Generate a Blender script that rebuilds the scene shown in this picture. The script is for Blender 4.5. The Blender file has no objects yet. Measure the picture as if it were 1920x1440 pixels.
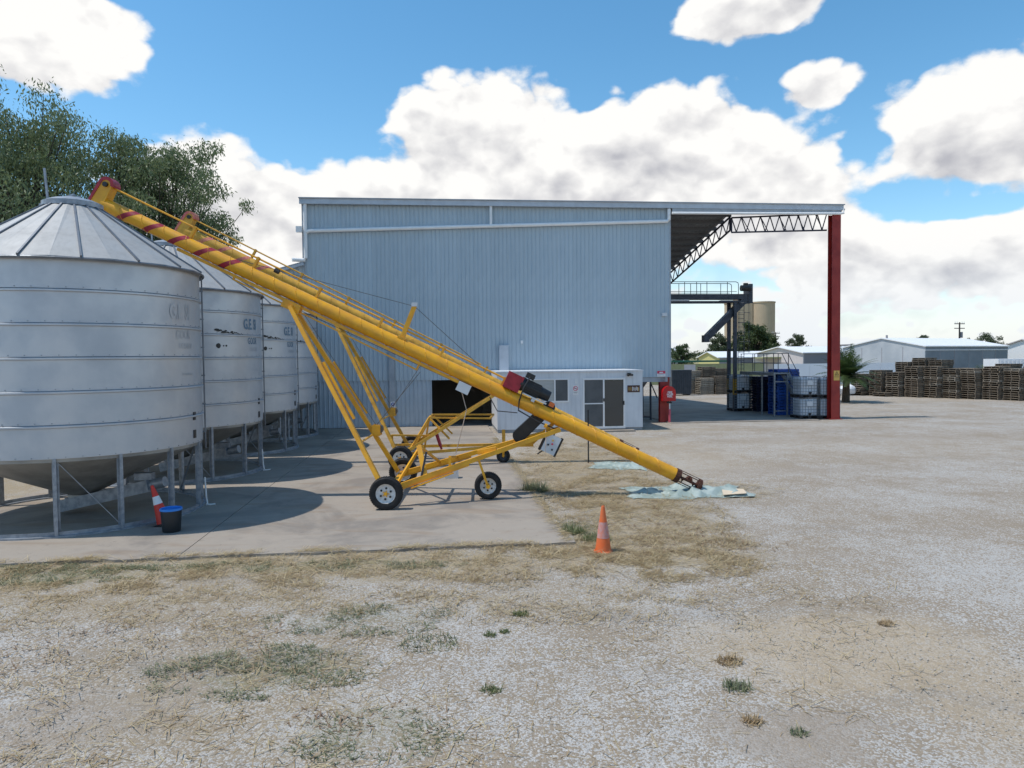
import bpy, math, random
import numpy as np
from mathutils import Vector, Matrix, noise as mnoise
random.seed(7); RNG = np.random.default_rng(7)
rad = math.radians
scene = bpy.context.scene
COL = scene.collection

# ------------------------------------------------------------------ camera
cd = bpy.data.cameras.new('camera'); cam = bpy.data.objects.new('camera', cd); COL.objects.link(cam)
cd.sensor_width = 36.0; cd.lens = 1331 / 1920 * 36.0; cd.clip_start = 0.05; cd.clip_end = 9000
cam.matrix_world = Matrix.Translation((0, 0, 3.2)) @ (Matrix.Rotation(rad(90 - 2.1), 4, 'X') @ Matrix.Rotation(rad(-0.6), 4, 'Z'))
scene.camera = cam

# ------------------------------------------------------------------ light
SUN_EL = rad(64)
SHX, SHY = 1.0, 0.14                                   # way the shadows fall on the ground
ln = math.hypot(SHX, SHY); SHX /= ln; SHY /= ln
sd = bpy.data.lights.new('sun', 'SUN'); sun = bpy.data.objects.new('sun', sd); COL.objects.link(sun)
sd.energy = 2.0; sd.angle = rad(0.53); sd.color = (1.0, 0.955, 0.88)
dvec = Vector((SHX * math.cos(SUN_EL), SHY * math.cos(SUN_EL), -math.sin(SUN_EL)))
sun.rotation_euler = dvec.to_track_quat('-Z', 'Y').to_euler(); sun.location = (-20, -5, 40)
vs = scene.view_settings
vs.view_transform = 'Standard'; vs.look = 'None'; vs.gamma = 1.0; vs.exposure = 0.85; vs.use_curve_mapping = False
scene.cycles.use_denoising = True
scene.cycles.max_bounces = 6
scene.render.film_transparent = False

# ------------------------------------------------------------------ node helpers
class NT:
    def __init__(s, tree): s.t = tree
    def n(s, typ, ins=None, **props):
        nd = s.t.nodes.new(typ)
        for k, v in props.items(): setattr(nd, k, v)
        for k, v in (ins or {}).items(): s.set(nd.inputs[k], v)
        return nd
    def set(s, sock, v):
        if hasattr(v, 'is_output') or isinstance(v, bpy.types.NodeSocket): s.t.links.new(v, sock)
        elif isinstance(v, bpy.types.Node): s.t.links.new(v.outputs[0], sock)
        else: sock.default_value = v
    def math(s, op, a, b=None, c=None, clamp=False):
        nd = s.t.nodes.new('ShaderNodeMath'); nd.operation = op; nd.use_clamp = clamp
        s.set(nd.inputs[0], a)
        if b is not None: s.set(nd.inputs[1], b)
        if c is not None: s.set(nd.inputs[2], c)
        return nd.outputs[0]
    def vmath(s, op, a, b=None):
        nd = s.t.nodes.new('ShaderNodeVectorMath'); nd.operation = op
        s.set(nd.inputs[0], a)
        if b is not None: s.set(nd.inputs[1], b)
        return nd.outputs['Value'] if op in ('LENGTH', 'DOT_PRODUCT') else nd.outputs[0]
    def mapr(s, v, a, b, c=0.0, d=1.0, smooth=True):
        nd = s.t.nodes.new('ShaderNodeMapRange'); nd.interpolation_type = 'SMOOTHSTEP' if smooth else 'LINEAR'
        for i, x in enumerate((v, a, b, c, d)): s.set(nd.inputs[i], x)
        return nd.outputs[0]
    def mix(s, f, a, b, blend='MIX'):
        nd = s.t.nodes.new('ShaderNodeMix'); nd.data_type = 'RGBA'; nd.blend_type = blend
        s.set(nd.inputs[0], f); s.set(nd.inputs[6], a); s.set(nd.inputs[7], b)
        return nd.outputs[2]
    def noise(s, vec, scale, detail=4, rough=0.55, dist=0.0, dims='3D'):
        nd = s.n('ShaderNodeTexNoise', {'Scale': scale, 'Detail': detail, 'Roughness': rough, 'Distortion': dist}, noise_dimensions=dims)
        if vec is not None: s.set(nd.inputs['Vector'], vec)
        return nd.outputs[0]

def c4(c): return (c[0], c[1], c[2], 1.0)

# ------------------------------------------------------------------ world: blue sky with cumulus
w = bpy.data.worlds.new('World'); scene.world = w; w.use_nodes = True
W = NT(w.node_tree); w.node_tree.nodes.clear()
sky = W.n('ShaderNodeTexSky', sky_type='NISHITA'); sky.sun_disc = False
sky.sun_elevation = SUN_EL; sky.sun_rotation = math.atan2(-SHX, -SHY); sky.air_density = 1.0; sky.dust_density = 0.3; sky.ozone_density = 1.4; sky.altitude = 150
hs = W.n('ShaderNodeHueSaturation', {'Hue': 0.488, 'Saturation': 1.25, 'Value': 1.0, 'Color': sky.outputs[0]})
bg_sky = W.n('ShaderNodeBackground', {'Color': hs.outputs[0], 'Strength': 0.10})
# cloud noise group: direction -> billowy density
grp = bpy.data.node_groups.new('cloud_density', 'ShaderNodeTree')
grp.interface.new_socket('Dir', in_out='INPUT', socket_type='NodeSocketVector')
grp.interface.new_socket('Density', in_out='OUTPUT', socket_type='NodeSocketFloat')
G = NT(grp); gi = grp.nodes.new('NodeGroupInput'); go = grp.nodes.new('NodeGroupOutput')
st = G.vmath('MULTIPLY', gi.outputs[0], (1.0, 1.0, 1.45))
n_mid = G.noise(st, 6.0, 7, 0.57)
b1 = G.math('ABSOLUTE', G.math('SUBTRACT', G.noise(st, 11.0, 1, 0.5), 0.5))
b2 = G.math('ABSOLUTE', G.math('SUBTRACT', G.noise(st, 27.0, 1, 0.5), 0.5))
den = G.math('ADD', G.math('MULTIPLY', G.math('SUBTRACT', n_mid, 0.5), 1.5), G.math('ADD', G.math('MULTIPLY', b1, 1.0), G.math('MULTIPLY', b2, 0.6)))
grp.links.new(den, go.inputs[0])
tc = W.n('ShaderNodeTexCoord')
dirv = W.vmath('NORMALIZE', tc.outputs['Generated'])
def dens(v):
    g = w.node_tree.nodes.new('ShaderNodeGroup'); g.node_tree = grp; W.set(g.inputs[0], v); return g.outputs[0]
sx = W.n('ShaderNodeSeparateXYZ', {0: dirv})
azw = W.math('DEGREES', W.math('ARCTAN2', sx.outputs[0], sx.outputs[1]))
elw = W.math('DEGREES', W.math('ARCSINE', sx.outputs[2]))
ac = W.n('ShaderNodeCombineXYZ', {0: azw, 1: elw, 2: 0.0}).outputs[0]
# where the cumulus banks and the blue gaps lie (azimuth, elevation, half widths, weight); noise does the rest everywhere
BANKS = [(-34, 21.3, 9, 4.2, .95), (-23, 12, 7, 5.0, .62), (-11, 11, 10, 5.0, .62), (-1.5, 18.2, 7.5, 5.0, .74), (6, 13, 12, 5.5, .66),
         (12.5, 16.6, 8, 4.4, .62), (20, 13, 8, 5.5, .60), (23.5, 19.2, 3.4, 2.0, .70), (33, 15.2, 8.0, 5.0, .74), (18.5, 24.6, 7.0, 2.6, .85), (30, 6.5, 16, 4.0, .34), (-58, 20, 16, 9, .5), (66, 20, 18, 9, .5), (0, 60, 60, 22, -.12),
         (-17, 22, 9.5, 5.4, -.95), (5, 26, 9, 3.0, -.95), (31, 23, 8, 2.4, -.9), (26.5, 14.6, 2.2, 1.5, -.3), (33, 9.6, 6, .8, -.3)]
acc = None; vp = None
for a0, e0, rx, ry, wt in BANKS:
    dv = W.vmath('DIVIDE', W.vmath('SUBTRACT', ac, (a0, e0, 0)), (rx, ry, 1))
    m = W.math('MULTIPLY', W.mapr(W.vmath('LENGTH', dv), 1.2, 0.3, 0.0, 1.0), wt)
    acc = m if acc is None else W.math('ADD', acc, m)
    if wt > .3:
        vv = W.math('MULTIPLY', m, W.n('ShaderNodeSeparateXYZ', {0: dv}).outputs[1]); vp = vv if vp is None else W.math('ADD', vp, vv)
acc = W.math('MINIMUM', acc, 0.70)
low = W.mapr(elw, 14.0, 8.0, 0.0, 0.31)
n0 = dens(dirv)
n1_ = dens(W.vmath('ADD', dirv, (-0.016, 0.0, 0.030)))
d0 = W.math('ADD', W.math('ADD', n0, acc), W.math('SUBTRACT', low, 0.33))
alpha = W.mapr(d0, -0.03, 0.17)
relief = W.math('MULTIPLY', W.math('SUBTRACT', n0, n1_), 2.0)
thick = W.mapr(d0, 0.15, 0.95, 0.0, 0.42)
lit = W.math('ADD', W.math('SUBTRACT', W.math('ADD', 0.98, relief), thick), W.math('MULTIPLY', vp, 0.75), clamp=True)
ccol = W.mix(lit, c4((0.50, 0.505, 0.55)), c4((1.0, 0.99, 0.97)))
hz = W.mapr(elw, 9.0, 0.0, 0.0, 0.55)
ccol = W.mix(hz, ccol, c4((0.74, 0.83, 0.92)))
bg_cl = W.n('ShaderNodeBackground', {'Color': ccol, 'Strength': 0.56})
veil = W.mapr(elw, 9.0, 0.0, 0.0, 0.85)
alpha = W.math('MAXIMUM', alpha, veil)
mx = W.n('ShaderNodeMixShader', {0: alpha, 1: bg_sky.outputs[0], 2: bg_cl.outputs[0]})
W.n('ShaderNodeOutputWorld', {0: mx.outputs[0]})

# ------------------------------------------------------------------ materials
MATS = {}
def mat(name, col, rough=0.6, metal=0.0, var=0.0, vscale=3.0, bump=0.0, bscale=40.0, col2=None, streak=False, spec=0.5, trans=0.0, objrand=0.0, alpha=None, stretch=None):
    m = bpy.data.materials.new(name); m.use_nodes = True; t = NT(m.node_tree)
    b = m.node_tree.nodes['Principled BSDF']
    b.inputs['Roughness'].default_value = rough; b.inputs['Metallic'].default_value = metal
    b.inputs['Specular IOR Level'].default_value = spec
    colr = c4(col)
    tcn = t.n('ShaderNodeTexCoord'); vec = tcn.outputs['Object']
    if stretch: vec = t.vmath('MULTIPLY', vec, stretch)
    if var > 0 or col2:
        nz = t.noise(vec, vscale, 6, 0.6)
        c2 = c4(col2) if col2 else c4([max(0, x * (1 - var)) for x in col])
        f = t.mapr(nz, 0.35, 0.68)
        colr = t.mix(f, colr, c2)
        rr = t.mapr(nz, 0.3, 0.7, max(0.02, rough - 0.08), min(1, rough + 0.1)); t.set(b.inputs['Roughness'], rr)
    if streak:
        v2 = t.vmath('MULTIPLY', tcn.outputs['Object'], (6.0, 6.0, 0.35))
        s2 = t.mapr(t.noise(v2, 1.5, 5, 0.65), 0.42, 0.75, 0.0, 0.45)
        colr = t.mix(s2, colr, c4([x * 0.62 for x in col]))
    if objrand > 0:
        oi = t.n('ShaderNodeObjectInfo')
        colr = t.mix(t.math('MULTIPLY', oi.outputs['Random'], objrand), colr, c4([x * 0.35 for x in col]))
    t.set(b.inputs['Base Color'], colr)
    if bump > 0:
        nb = t.noise(vec, bscale, 4, 0.6)
        bn = t.n('ShaderNodeBump', {'Strength': bump, 'Distance': 0.02, 'Height': nb}); t.set(b.inputs['Normal'], bn.outputs[0])
    if trans > 0: b.inputs['Transmission Weight'].default_value = trans
    MATS[name] = m; return m

mat('galv', (0.53, 0.545, 0.57), 0.42, 0.40, col2=(0.46, 0.48, 0.51), vscale=1.3, bump=0.05, bscale=2.0)
mat('galv_roof', (0.42, 0.415, 0.40), 0.55, 0.15, col2=(0.36, 0.355, 0.345), vscale=1.2, streak=True)
mat('galv_dark', (0.20, 0.22, 0.25), 0.5, 0.5, var=0.3)
mat('galv_leg', (0.33, 0.36, 0.40), 0.5, 0.5, var=0.3, vscale=8)
mat('silo_cone', (0.38, 0.37, 0.345), 0.55, 0.3, var=0.3, vscale=2)
mat('lettering', (0.08, 0.17, 0.27), 0.7, 0.0, col2=(0.22, 0.30, 0.37), vscale=12)
mat('lettering_faded', (0.455, 0.49, 0.53), 0.45, 0.4, col2=(0.52, 0.54, 0.565), vscale=9)
mat('yellow', (0.80, 0.385, 0.012), 0.42, 0.0, col2=(0.66, 0.30, 0.018), vscale=3.5, bump=0.05, bscale=40)
mat('yellow_old', (0.70, 0.37, 0.035), 0.55, 0.0, col2=(0.50, 0.26, 0.03), vscale=5, bump=0.05)
mat('red_paint', (0.36, 0.012, 0.03), 0.45, 0.0, var=0.35, vscale=6)
mat('red_faded', (0.50, 0.09, 0.10), 0.6, 0.0, col2=(0.60, 0.25, 0.12), vscale=9)
mat('red_steel', (0.34, 0.024, 0.016), 0.5, 0.0, col2=(0.25, 0.018, 0.015), vscale=2)
mat('red_bright', (0.52, 0.006, 0.010), 0.3, 0.0, var=0.15)
mat('pink_pipe', (0.55, 0.10, 0.14), 0.6)
mat('rust', (0.10, 0.035, 0.018), 0.85, 0.1, col2=(0.045, 0.02, 0.014), vscale=14, bump=0.3, bscale=60)
mat('tyre', (0.012, 0.012, 0.013), 0.75, 0.0, var=0.3, vscale=10, bump=0.1, bscale=80)
mat('rim_white', (0.68, 0.68, 0.67), 0.4, 0.0, col2=(0.52, 0.50, 0.47), vscale=9)
mat('black_metal', (0.014, 0.015, 0.017), 0.42, 0.0, var=0.3, vscale=8)
mat('black_gap', (0.004, 0.004, 0.004), 0.9)
mat('panel_grey', (0.60, 0.62, 0.64), 0.45, 0.0, var=0.1)
mat('cable_dark', (0.02, 0.02, 0.022), 0.6)
mat('wire', (0.14, 0.13, 0.12), 0.5, 0.6)
mat('rope', (0.50, 0.40, 0.33), 0.8)
mat('orange_plug', (0.75, 0.16, 0.03), 0.5)
mat('cladding', (0.46, 0.545, 0.60), 0.42, 0.0, col2=(0.415, 0.50, 0.56), vscale=0.6, streak=False, bump=0.05, bscale=1.5, objrand=0.10)
mat('cladding_low', (0.43, 0.50, 0.56), 0.5, 0.0, col2=(0.36, 0.43, 0.49), vscale=0.9)
mat('flashing', (0.36, 0.40, 0.44), 0.5, 0.1, var=0.15)
mat('fascia', (0.50, 0.54, 0.59), 0.45, 0.1, var=0.1)
mat('pipe_white', (0.86, 0.86, 0.85), 0.35, 0.0, var=0.08)
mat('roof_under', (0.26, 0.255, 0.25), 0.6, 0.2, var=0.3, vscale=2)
mat('roof_sheet', (0.52, 0.53, 0.54), 0.45, 0.3, var=0.15)
mat('purlin', (0.13, 0.13, 0.135), 0.6, 0.3)
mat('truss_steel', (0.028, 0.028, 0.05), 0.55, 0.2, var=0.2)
mat('interior', (0.16, 0.15, 0.14), 0.9)
mat('office_white', (0.66, 0.68, 0.71), 0.5, 0.0, col2=(0.60, 0.62, 0.65), vscale=1.2, streak=True)
mat('office_base', (0.27, 0.29, 0.31), 0.7, 0.0, var=0.3)
mat('frame_white', (0.74, 0.74, 0.74), 0.4)
mat('fly_screen', (0.10, 0.105, 0.11), 0.6, 0.0, var=0.2, vscale=2)
mat('glass_dark', (0.035, 0.042, 0.045), 0.08, 0.0, spec=0.9)
mat('blind', (0.40, 0.42, 0.42), 0.25, 0.0, spec=0.8, stretch=(1, 1, 22), col2=(0.33, 0.35, 0.35), vscale=1.0)
mat('sign_white', (0.72, 0.72, 0.72), 0.5)
mat('sign_red', (0.60, 0.03, 0.09), 0.5)
mat('sign_blue', (0.012, 0.06, 0.33), 0.5)
mat('sign_yellow', (0.70, 0.43, 0.10), 0.5)
mat('sign_dark', (0.05, 0.022, 0.015), 0.5, 0.0, col2=(0.10, 0.035, 0.025), vscale=9)
mat('ink', (0.02, 0.02, 0.02), 0.6)
mat('gantry_steel', (0.055, 0.065, 0.085), 0.5, 0.3, var=0.25, vscale=4)
mat('gantry_yellow', (0.42, 0.24, 0.012), 0.55, 0.0, var=0.3, vscale=6)
mat('stair_steel', (0.24, 0.26, 0.28), 0.5, 0.5, var=0.25)
mat('tote_plastic', (0.62, 0.66, 0.71), 0.35, 0.0, col2=(0.52, 0.56, 0.61), vscale=2.2)
mat('tote_cage', (0.25, 0.28, 0.31), 0.45, 0.5)
mat('tote_black', (0.015, 0.016, 0.02), 0.6)
mat('blue_plastic', (0.010, 0.075, 0.34), 0.45, 0.0, objrand=0.45)
mat('navy_plastic', (0.010, 0.016, 0.05), 0.5, 0.0, objrand=0.6)
mat('pallet_wood', (0.28, 0.225, 0.165), 0.85, 0.0, col2=(0.12, 0.095, 0.072), vscale=5, objrand=0.75, bump=0.2)
mat('pallet_pale', (0.42, 0.37, 0.30), 0.85, 0.0, col2=(0.28, 0.24, 0.19), vscale=5, objrand=0.5, bump=0.2)
mat('cone_orange', (0.72, 0.13, 0.025), 0.55, 0.0, col2=(0.62, 0.15, 0.05), vscale=8)
mat('cone_band', (0.60, 0.21, 0.15), 0.6, 0.0, col2=(0.50, 0.30, 0.29), vscale=14)
mat('cone_red', (0.62, 0.035, 0.02), 0.5)
mat('bucket', (0.018, 0.024, 0.030), 0.5, 0.0, var=0.3)
mat('bucket_blue', (0.02, 0.20, 0.62), 0.4)
mat('tarp', (0.25, 0.31, 0.28), 0.5, 0.0, col2=(0.36, 0.42, 0.39), vscale=3, bump=0.5, bscale=9)
mat('paper', (0.62, 0.50, 0.36), 0.8)
mat('white_sack', (0.74, 0.75, 0.77), 0.6, 0.0, bump=0.4, bscale=8)
mat('concrete_silo', (0.50, 0.39, 0.27), 0.85, 0.0, col2=(0.43, 0.335, 0.235), vscale=0.15, streak=True)
mat('house_yellow', (0.52, 0.47, 0.20), 0.8)
mat('house_pink', (0.56, 0.51, 0.50), 0.8, var=0.08)
mat('house_grey', (0.27, 0.26, 0.28), 0.8)
mat('roof_white', (0.80, 0.80, 0.80), 0.4, var=0.05)
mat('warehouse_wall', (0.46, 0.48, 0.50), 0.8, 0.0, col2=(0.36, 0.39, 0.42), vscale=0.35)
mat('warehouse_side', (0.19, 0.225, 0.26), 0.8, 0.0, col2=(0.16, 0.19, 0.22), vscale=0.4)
mat('khaki', (0.32, 0.32, 0.16), 0.8, var=0.1)
mat('fence_white', (0.74, 0.75, 0.77), 0.6)
mat('dark_green', (0.02, 0.10, 0.06), 0.7)
mat('dark_corrugated', (0.055, 0.065, 0.08), 0.6, 0.1, var=0.2)
mat('container_white', (0.68, 0.70, 0.72), 0.5, var=0.08)
mat('pole_wood', (0.09, 0.075, 0.065), 0.9)
mat('bark', (0.065, 0.052, 0.042), 0.95, 0.0, var=0.4, vscale=6, bump=0.5, bscale=14)
mat('bark_palm', (0.10, 0.075, 0.05), 0.95, 0.0, var=0.4, vscale=9)
mat('boiler_orange', (0.45, 0.13, 0.06), 0.7, var=0.4)

def leaf_mat(name, c1, c2, scale=0.7):
    m = bpy.data.materials.new(name); m.use_nodes = True; t = NT(m.node_tree); b = m.node_tree.nodes['Principled BSDF']
    tcn = t.n('ShaderNodeTexCoord')
    nz = t.noise(tcn.outputs['Object'], scale, 3, 0.6); nf = t.noise(tcn.outputs['Object'], 9.0, 2, 0.5)
    f = t.mapr(t.math('ADD', t.math('MULTIPLY', nz, 0.6), t.math('MULTIPLY', nf, 0.4)), 0.35, 0.65)
    col = t.mix(f, c4(c1), c4(c2)); t.set(b.inputs['Base Color'], col); b.inputs['Roughness'].default_value = 0.55
    tr = t.n('ShaderNodeBsdfTranslucent', {'Color': col})
    mxs = t.n('ShaderNodeMixShader', {0: 0.3, 1: b.outputs[0], 2: tr.outputs[0]})
    t.set(m.node_tree.nodes['Material Output'].inputs[0], mxs.outputs[0]); MATS[name] = m
leaf_mat('leaf_pepper', (0.12, 0.165, 0.07), (0.20, 0.245, 0.115))
leaf_mat('leaf_dark', (0.045, 0.075, 0.025), (0.09, 0.12, 0.04))
leaf_mat('leaf_palm', (0.035, 0.07, 0.022), (0.08, 0.12, 0.035), 2.0)
leaf_mat('leaf_far', (0.06, 0.085, 0.045), (0.10, 0.125, 0.06))
leaf_mat('weed_green', (0.11, 0.14, 0.05), (0.22, 0.23, 0.10), 3.0)
leaf_mat('weed_grey', (0.12, 0.14, 0.075), (0.23, 0.24, 0.13), 3.0)
leaf_mat('straw', (0.40, 0.30, 0.15), (0.60, 0.50, 0.31), 5.0)
leaf_mat('straw_dull', (0.30, 0.205, 0.11), (0.46, 0.35, 0.20), 5.0)
leaf_mat('straw_red', (0.20, 0.12, 0.07), (0.32, 0.22, 0.14), 5.0)

# ------------------------------------------------------------------ mesh helpers
class MB:
    def __init__(s): s.v = []; s.f = []
    def add(s, vs, fs):
        o = len(s.v); s.v += [tuple(p) for p in vs]; s.f += [tuple(i + o for i in f) for f in fs]; return s
    def box(s, c, size, rz=0.0, M=None):
        hx, hy, hz = size[0] / 2, size[1] / 2, size[2] / 2
        vs = [(x, y, z) for z in (-hz, hz) for y in (-hy, hy) for x in (-hx, hx)]
        if rz: cc, ss = math.cos(rz), math.sin(rz); vs = [(x * cc - y * ss, x * ss + y * cc, z) for x, y, z in vs]
        if M is not None: vs = [tuple(M @ Vector(p)) for p in vs]
        vs = [(x + c[0], y + c[1], z + c[2]) for x, y, z in vs]
        return s.add(vs, [(0, 2, 3, 1), (4, 5, 7, 6), (0, 1, 5, 4), (2, 6, 7, 3), (0, 4, 6, 2), (1, 3, 7, 5)])
    def span(s, x0, x1, y0, y1, z0, z1): return s.box(((x0 + x1) / 2, (y0 + y1) / 2, (z0 + z1) / 2), (abs(x1 - x0), abs(y1 - y0), abs(z1 - z0)))
    def bar(s, p, q, w, h, up=(0, 0, 1)):
        p, q = Vector(p), Vector(q); d = (q - p).normalized(); upv = Vector(up)
        if abs(d.dot(upv)) > 0.98: upv = Vector((0, 1, 0))
        sd_ = d.cross(upv).normalized(); u2 = sd_.cross(d)
        vs = [e + sd_ * a * w / 2 + u2 * b * h / 2 for e in (p, q) for a, b in ((-1, -1), (1, -1), (1, 1), (-1, 1))]
        return s.add(vs, [(0, 1, 2, 3), (7, 6, 5, 4), (0, 4, 5, 1), (1, 5, 6, 2), (2, 6, 7, 3), (3, 7, 4, 0)])
    def tube(s, p, q, r0, r1=None, n=10, caps=True):
        r1 = r0 if r1 is None else r1
        p, q = Vector(p), Vector(q); d = (q - p).normalized(); a = Vector((0, 0, 1)) if abs(d.z) < 0.95 else Vector((1, 0, 0))
        u1 = d.cross(a).normalized(); u2 = d.cross(u1)
        vs = []
        for e, r in ((p, r0), (q, r1)):
            for i in range(n): t = 2 * math.pi * i / n; vs.append(e + u1 * math.cos(t) * r + u2 * math.sin(t) * r)
        fs = [(i, (i + 1) % n, n + (i + 1) % n, n + i) for i in range(n)]
        if caps: fs += [tuple(reversed(range(n))), tuple(range(n, 2 * n))]
        return s.add(vs, fs)
    def path(s, pts, r, n=8):
        pts = [Vector(p) for p in pts]; vs = []; k = len(pts)
        for i, p in enumerate(pts):
            d = (pts[min(i + 1, k - 1)] - pts[max(i - 1, 0)]).normalized(); a = Vector((0, 0, 1)) if abs(d.z) < 0.9 else Vector((0, 1, 0))
            u1 = d.cross(a).normalized(); u2 = d.cross(u1)
            for j in range(n): t = 2 * math.pi * j / n; vs.append(p + u1 * math.cos(t) * r + u2 * math.sin(t) * r)
        fs = [(i * n + j, i * n + (j + 1) % n, (i + 1) * n + (j + 1) % n, (i + 1) * n + j) for i in range(k - 1) for j in range(n)]
        fs += [tuple(reversed(range(n))), tuple(range((k - 1) * n, k * n))]
        return s.add(vs, fs)
    def lathe(s, prof, n=32, axis='z', c=(0, 0, 0), close=False):
        vs = []; k = len(prof)
        for i in range(n):
            t = 2 * math.pi * i / n; cc, ss = math.cos(t), math.sin(t)
            for r, h in prof:
                p = (r * cc, r * ss, h) if axis == 'z' else ((r * cc, h, r * ss) if axis == 'y' else (h, r * cc, r * ss))
                vs.append((p[0] + c[0], p[1] + c[1], p[2] + c[2]))
        fs = []
        for i in range(n):
            j = (i + 1) % n
            for a in range(k if close else k - 1):
                b = (a + 1) % k; fs.append((i * k + a, j * k + a, j * k + b, i * k + b))
        return s.add(vs, fs)
    def prism(s, poly, y0, y1):                      # outline in x,z pushed along y
        n = len(poly); vs = [(x, y0, z) for x, z in poly] + [(x, y1, z) for x, z in poly]
        return s.add(vs, [tuple(range(n)), tuple(reversed(range(n, 2 * n)))] + [(i, n + i, n + (i + 1) % n, (i + 1) % n) for i in range(n)])
    def mesh(s, name, m, smooth=False, off=None):
        me = bpy.data.meshes.new(name)
        vs = s.v if off is None else [(x - off[0], y - off[1], z - off[2]) for x, y, z in s.v]
        me.from_pydata(vs, [], s.f); me.update()
        import bmesh
        bm = bmesh.new(); bm.from_mesh(me); bmesh.ops.recalc_face_normals(bm, faces=bm.faces); bm.to_mesh(me); bm.free()
        if m: me.materials.append(MATS[m])
        if smooth:
            for p in me.polygons: p.use_smooth = True
            me.set_sharp_from_angle(angle=rad(40))
        return me
    def build(s, name, m, parent=None, smooth=False, off=None):
        return link(name, s.mesh(name, m, smooth, off), parent)

def link(name, me, parent=None, loc=None, rz=None):
    o = bpy.data.objects.new(name, me); COL.objects.link(o)
    if parent is not None: o.parent = parent
    if loc is not None: o.location = loc
    if rz is not None: o.rotation_euler = (0, 0, rz)
    return o
def tag(o, label, cat, group=None):
    o['label'] = label; o['category'] = cat
    if group: o['group'] = group
    return o
def thing(name, label, cat, loc=(0, 0, 0), rz=0.0, group=None):
    return tag(link(name, None, None, loc, rz), label, cat, group)
def structure(o): o['kind'] = 'structure'; return o
def copy_tree(o, parent=None):
    c = o.copy(); COL.objects.link(c)
    if parent is not None: c.parent = parent
    for ch in list(o.children): copy_tree(ch, c)
    return c
def quads(name, V, m, parent=None, nper=4):
    """V: (n*nper,3) float array of quads/tris -> one mesh"""
    n = len(V) // nper
    me = bpy.data.meshes.new(name); me.vertices.add(len(V)); me.vertices.foreach_set('co', np.asarray(V, np.float32).ravel())
    me.loops.add(len(V)); me.loops.foreach_set('vertex_index', np.arange(len(V), dtype=np.int32))
    me.polygons.add(n); me.polygons.foreach_set('loop_start', np.arange(0, len(V), nper, dtype=np.int32)); me.polygons.foreach_set('loop_total', np.full(n, nper, np.int32))
    me.update(calc_edges=True); me.materials.append(MATS[m])
    return link(name, me, parent)
def text_mesh(body, size, bold=0.0, narrow=1.0):
    cu = bpy.data.curves.new('t', 'FONT'); cu.body = body; cu.size = size; cu.offset = bold; cu.resolution_u = 3
    o = bpy.data.objects.new('t', cu); COL.objects.link(o)
    dg = bpy.context.evaluated_depsgraph_get(); me = bpy.data.meshes.new_from_object(o.evaluated_get(dg))
    vs = [(v.co.x * narrow, v.co.y) for v in me.vertices]; fs = [tuple(p.vertices) for p in me.polygons]
    bpy.data.objects.remove(o); bpy.data.curves.remove(cu); bpy.data.meshes.remove(me)
    return vs, fs
YAW = rad(6.0); C6, S6 = math.cos(YAW), math.sin(YAW)
def xy(u, v, z=0.0): return (u * C6 - v * S6, u * S6 + v * C6, z)      # the yard's own grid -> world

# ================================================================== SETTING: ground
STRAW = [(-3.5, 11.0, 6.5, 1.0, .95), (-8, 10.4, 3.2, 1.2, .8), (2.6, 14.5, 1.6, 4.2, .95), (2.2, 20.5, 2.2, 5.5, .85), (2.0, 11.4, 2.2, 1.3, .9), (4.6, 16.6, 1.6, 1.2, .55),
         (-5.0, 9.4, 3.5, 1.0, .5), (-3.4, 7.4, 2.0, 1.0, .3), (-2.2, 6.0, 2.0, .9, .3), (0.3, 9.4, 2.0, .9, .3), (3.6, 27.5, 3.0, 1.8, .6), (-14, 22, 3.2, 12, .9), (6.5, 30.8, 4.5, .9, .45)]
GREEN = [(-2.6, 7.2, 1.1, .6, .55), (-7.3, 10.6, 1.8, .5, .7), (-1.9, 8.6, 1.1, .5, .4), (-1.2, 5.9, .7, .4, .4), (1.2, 12.9, .35, .7, .8), (-3.4, 10.9, 2.4, .25, .6)]
DIRT = [(2.4, 5.9, .9, .55, .75), (3.1, 7.6, 1.8, 1.2, .0), (-3.8, 6.3, 1.2, .8, .55), (8, 19.5, 3.0, .8, .35), (4.2, 11.2, 1.6, .45, .3), (13, 27, 6, 1.3, .3)]
TAN = [(3.6, 7.6, 2.0, 1.3, .75), (4.5, 6.2, 1.2, 1.6, .6), (12, 24, 9, 4, .12), (24, 50, 14, 5, .35), (3.5, 23, 5, 6, .4), (20, 42, 10, 4, .15)]
gm = bpy.data.materials.new('gravel_ground'); gm.use_nodes = True; T = NT(gm.node_tree); gb = gm.node_tree.nodes['Principled BSDF']
geo = T.n('ShaderNodeNewGeometry'); P = geo.outputs['Position']
dn = T.n('ShaderNodeTexNoise', {'Vector': P, 'Scale': 1.1, 'Detail': 6.0, 'Roughness': 0.65})
Pd = T.vmath('ADD', P, T.vmath('MULTIPLY', T.vmath('SUBTRACT', dn.outputs[1], (0.5, 0.5, 0.5)), (1.9, 1.9, 0)))
def region(lst):
    a = None
    for cx, cy, rx, ry, wt in lst:
        if wt == 0: continue
        d = T.vmath('LENGTH', T.vmath('DIVIDE', T.vmath('SUBTRACT', Pd, (cx, cy, 0)), (rx, ry, 1e3)))
        m = T.math('MULTIPLY', T.mapr(d, 1.15, 0.45), wt); a = m if a is None else T.math('MAXIMUM', a, m)
    return a
vg = T.n('ShaderNodeTexVoronoi', {'Vector': P, 'Scale': 52.0, 'Randomness': 1.0}, feature='F1')
vg2 = T.n('ShaderNodeTexVoronoi', {'Vector': P, 'Scale': 100.0}, feature='F1')
stone = T.n('ShaderNodeSeparateColor', {0: vg.outputs['Color']}).outputs[0]
stone2 = T.n('ShaderNodeSeparateColor', {0: vg2.outputs['Color']}).outputs[1]
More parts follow.
